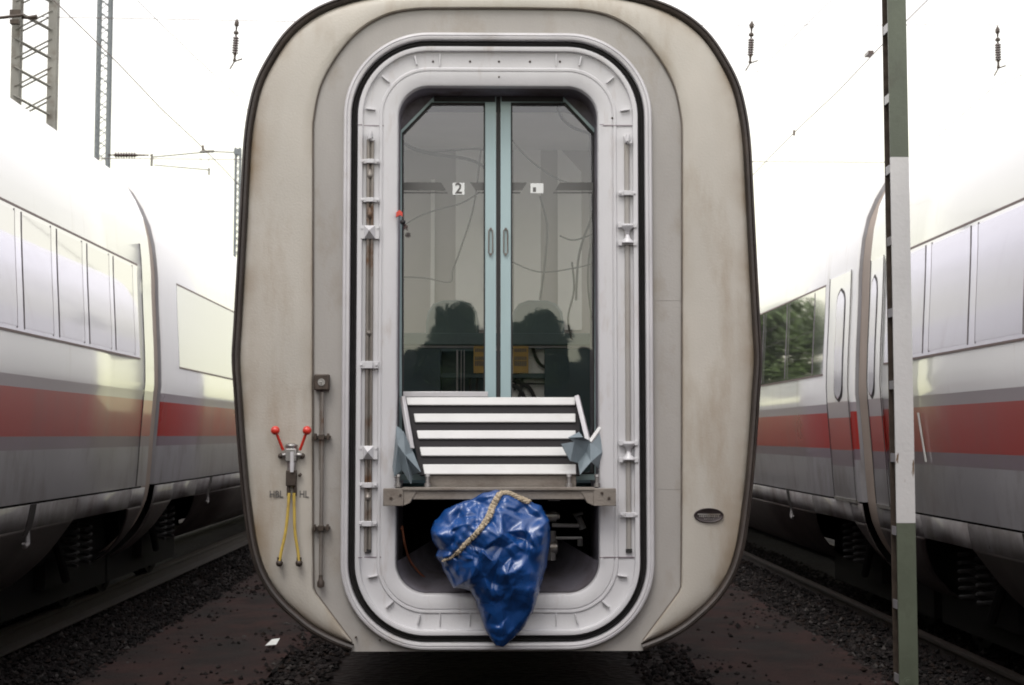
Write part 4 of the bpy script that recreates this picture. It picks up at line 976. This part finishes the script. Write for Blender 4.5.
def overhead(x, zc, label, zo=0):
    t = empty('overhead_line', (x, YS, zc), label, 'overhead line', 'overhead lines along the tracks')
    ys = [-34 + i * 2.2 for i in range(55)]
    b = MB(); b.tube([(x + .12 * math.sin(y * .05), y, zc - .02 * math.cos(y)) for y in ys], .0065, 5); b.build('contact_wire', M['wire'], t)
    def ms(y): u = abs((y - YS) % 60 - 30) / 30; return zc + .45 + 1.25 * u ** 2
    b = MB(); b.tube([(x, y, ms(y)) for y in ys], .005, 5); b.build('messenger_wire', M['wire'], t)
    for i in range(6):
        y = -4 + i * 8.5
        b = MB(); b.tube([(x, y, ms(y)), (x + .12 * math.sin(y * .05), y, zc)], .0022, 4); b.tube([(x + .12 * math.sin(y * .05), y, zc - .03), (x + .12 * math.sin(y * .05), y, zc + .05)], .018, 6); b.build('dropper', M['wire'], t)
    return t
overhead(-4.42, 5.85, 'overhead line above the left track, crossing the sky from the top left')
overhead(.06, 5.9, 'overhead line above the central coach')
oh = overhead(4.62, 6.12, 'overhead line above the right track, meeting the post near its top')
overhead(9.2, 6.1, 'overhead line above the track beyond the right-hand train')
q = W(869, 54, 15.2); b = MB(); b.cbox((q.x, q.y, q.z), (.06, .16, .035)); b.build('wire_clamp', M['ceramic'], oh)
def insulator(p, drop, label, tilt=0):
    t = empty('insulator', p, label, 'insulator', 'ribbed insulators hanging from the span wire')
    p = Vector(p); ax = Vector((tilt, 0, -1)).normalized()
    b = MB(); b.lathe(p + Vector((0, 0, .06)), ax, [(0, .01), (.03, .02), (.06, .04), (.12, .045), (.15, .02), (.22, .015), (.24, .045), (.28, .05), (.29, .02), (.34, .016)], 10); b.build('hanger', M['brown_fit'], t)
    prof = [(0, .03)]
    for k in range(7): a = .015 + k * .045; prof += [(a, .035), (a + .008, .058), (a + .02, .062), (a + .03, .034)]
    prof.append((.34, .03)); b = MB(); b.lathe(p + ax * .27, ax, prof, 12); b.build('ribbed_body', M['ceramic'], t)
    b = MB(); q = p + ax * .61; b.tube([q, q + ax * .09], .022, 6); b.sphere(q + ax * .1, .035, 8); b.tube([q + ax * .12 + Vector((.14, 0, .05)), q + ax * .12, q + ax * .18 + Vector((-.08, 0, -.08))], .014, 6); b.build('wire_clip', M['brown_fit'], t)
    return t
for a, c, tl_, lab in ((237, 22, -.05, 'brown ribbed insulator hanging just left of the central coach roof'), (752, 24, -.06, 'brown ribbed insulator hanging just right of the central coach roof'), (997.5, 29, 0, 'brown ribbed insulator hanging at the far right, beyond the post')):
    insulator(W(a, c, YS), 0, lab, tl_)
# fittings of the big mast and the far registration arm
t = empty('mast_fitting', W(14, 14, YS - .3), 'dark clamp fittings fixed across the big left mast', 'fitting')
b = MB(); b.tube([W(-2, 18, YS - .35), W(24, 15, YS - .35)], .03, 6); b.tube([W(22, 18, YS - .3), W(37, 17, YS - .3)], [.02, .05], 8); b.cbox(W(16, 13, YS - .3), (.2, .1, .1)); b.cbox(W(15, 22, YS - .3), (.16, .1, .08)); b.build('clamp_bar', M['brown_fit'], t)
t = empty('registration_arm', W(107, 155, Y2), 'thin horizontal arm with a long insulator fixed between the two far masts', 'catenary arm')
b = MB(); prof = [(0, .02), (.15, .02)]
for k in range(8): a = .2 + k * .075; prof += [(a, .045), (a + .012, .085), (a + .035, .085), (a + .045, .045)]
prof += [(.85, .03), (1.15, .02)]
b.lathe(W(108, 155, Y2), (1, 0, 0), prof, 10); b.build('ribbed_body', M['ceramic'], t)
b = MB(); b.tube([W(150, 155, Y2), W(153, 157, Y2), W(212, 151.5, Y2), W(237, 152.5, Y2)], .018, 6); b.tube([W(152, 154, Y2), W(151.5, 166, Y2)], .035, 6); b.tube([W(154, 165, Y2), W(210, 170, Y2)], .016, 6); b.tube([W(209, 168, Y2), W(209, 175, Y2)], .025, 6); b.tube([W(200, 152, Y2), W(214, 151.2, Y2)], .04, 6)
b.tube([W(200, 158, Y2), W(204.5, 167, Y2), W(210, 158, Y2)], .008, 5); b.build('arm_tube', M['mast'], t)
b = MB(); b.cbox(W(237, 152, Y2), (.14, .2, .16)); b.build('arm_bracket', M['mast_far'], t)

# ------------------------------------------------------------------ trees
def tree(x, y, h, r, label, seed, leaf='leaf', group='trees beyond the sidings', z0=-.24, shape=1.0):
    rnd = random.Random(seed); t = empty('tree', (x, y, z0), label, 'tree', group)
    b = MB(); b.tube([(x, y, z0), (x + .1, y, z0 + h * .35), (x - .05, y + .1, z0 + h * .8)], [h * .022, h * .016, h * .005], 8)
    tips = []
    for i in range(16):
        a = rnd.random() * 6.28; hb = h * rnd.uniform(.22, .75); rr__ = r * rnd.uniform(.5, .95) * (1 - .4 * max(0, hb / h - .5)); e = Vector((x + rr__ * math.cos(a), y + rr__ * math.sin(a), z0 + hb + h * rnd.uniform(.08, .2)))
        b.tube([(x, y, z0 + hb), Vector((x, y, z0 + hb)).lerp(e, .5) + Vector((0, 0, .2)), e], [h * .008, h * .005, h * .002], 5); tips.append(e)
    b.build('trunk', M['bark'], t)
    tips += [Vector((x + rnd.gauss(0, r * .25), y + rnd.gauss(0, r * .25), z0 + h * rnd.uniform(.5, .93))) for _ in range(12)]
    tips.append(Vector((x, y, z0 + h * .93)))
    b = MB()
    for c in tips:
        cr_ = r * rnd.uniform(.22, .42)
        for _ in range(260):
            d_ = Vector((rnd.gauss(0, 1), rnd.gauss(0, 1), rnd.gauss(0, .8))); d_ = d_.normalized() * cr_ * rnd.random() ** .4; q = c + d_
            if q.z < z0 + .1: continue
            s_ = rnd.uniform(.07, .15) * (h / 9); u = Vector((rnd.gauss(0, 1), rnd.gauss(0, 1), rnd.gauss(0, 1))).normalized(); w2 = u.orthogonal().normalized()
            b.add([q - u * s_, q + w2 * s_ * .6, q + u * s_, q - w2 * s_ * .6], [(0, 1, 2, 3)])
    b.build('crown', M[leaf], t, smooth=0, fix=False); return t
tree(-17.25, 80, 14.0, 1.3, 'tree whose tip just shows above the roof of the left train', 5, 'leaf2')
for x, y, h, r, lab in ((-7.2, 80, 11.2, 2.9, 'green tree mirrored in the rear windows of the far right coach'), (-9.6, 82, 11.8, 3.0, 'tallest of the green trees mirrored in the far right coach windows'), (-11.9, 80, 10.6, 2.7, 'green tree mirrored in the far right coach windows close to its door'), (-14.0, 81, 8.4, 2.0, 'low green tree behind the left train, left of the mirrored row')):
    tree(x, y, h, r, lab, int(-x * 10), 'leaf2')
b = MB(); rg = []
for j in range(25):
    x = -24 + j * 2; hgt = 4.3 + .25 * noise.noise((x * .3, 1, 1)); rg.append([Vector((x, -30, -.25)), Vector((x, -33, hgt * .75)), Vector((x, -35, hgt)), Vector((x, -45, hgt)), Vector((x, -48, -.25))])
b.loft(rg, False); tag(b.build('reflection_bank', mat('dark_unseen_bank', (.022, .028, .018), .95, 0, .4, 2, spec=.1)), kind='structure')  # added unseen bank that keeps low sky out of the door-glass reflection
for i, (x, h, r, lab) in enumerate(((-1.15, 6.2, 1.5, 'round-topped bush added behind the viewer to be mirrored in the left coach door'), (1.75, 6.0, 1.5, 'round-topped bush added behind the viewer to be mirrored in the right coach door'))):  # added unseen bushes, shaped to mirror as dark domes in the doors
    t = empty('bush', (x, -34, 3), lab, 'bush', 'bushes added behind the viewer'); rnd = random.Random(60 + i); b = MB(); b.tube([(x, -34, 3), (x, -34, 5)], .08, 6); b.build('trunk', M['bark'], t); b = MB()
    for _ in range(7500):
        a = rnd.random() * 6.28; e = math.asin(rnd.random() ** .8); k = rnd.uniform(.72, .92) + .22 * noise.noise((math.cos(a) * 2.2 + x, math.sin(a) * 2.2, e * 2.4)); q = Vector((x + r * k * math.cos(a) * math.cos(e), -34 + r * k * math.sin(a) * math.cos(e), 3.2 + (h - 3.2) * k * math.sin(e))); s_ = rnd.uniform(.06, .11)
        u = Vector((rnd.gauss(0, 1), rnd.gauss(0, 1), rnd.gauss(0, 1))).normalized(); w2 = u.orthogonal().normalized(); b.add([q - u * s_, q + w2 * s_ * .7, q + u * s_, q - w2 * s_ * .7], [(0, 1, 2, 3)])
    b.build('crown', M['leaf'], t, smooth=0, fix=False)
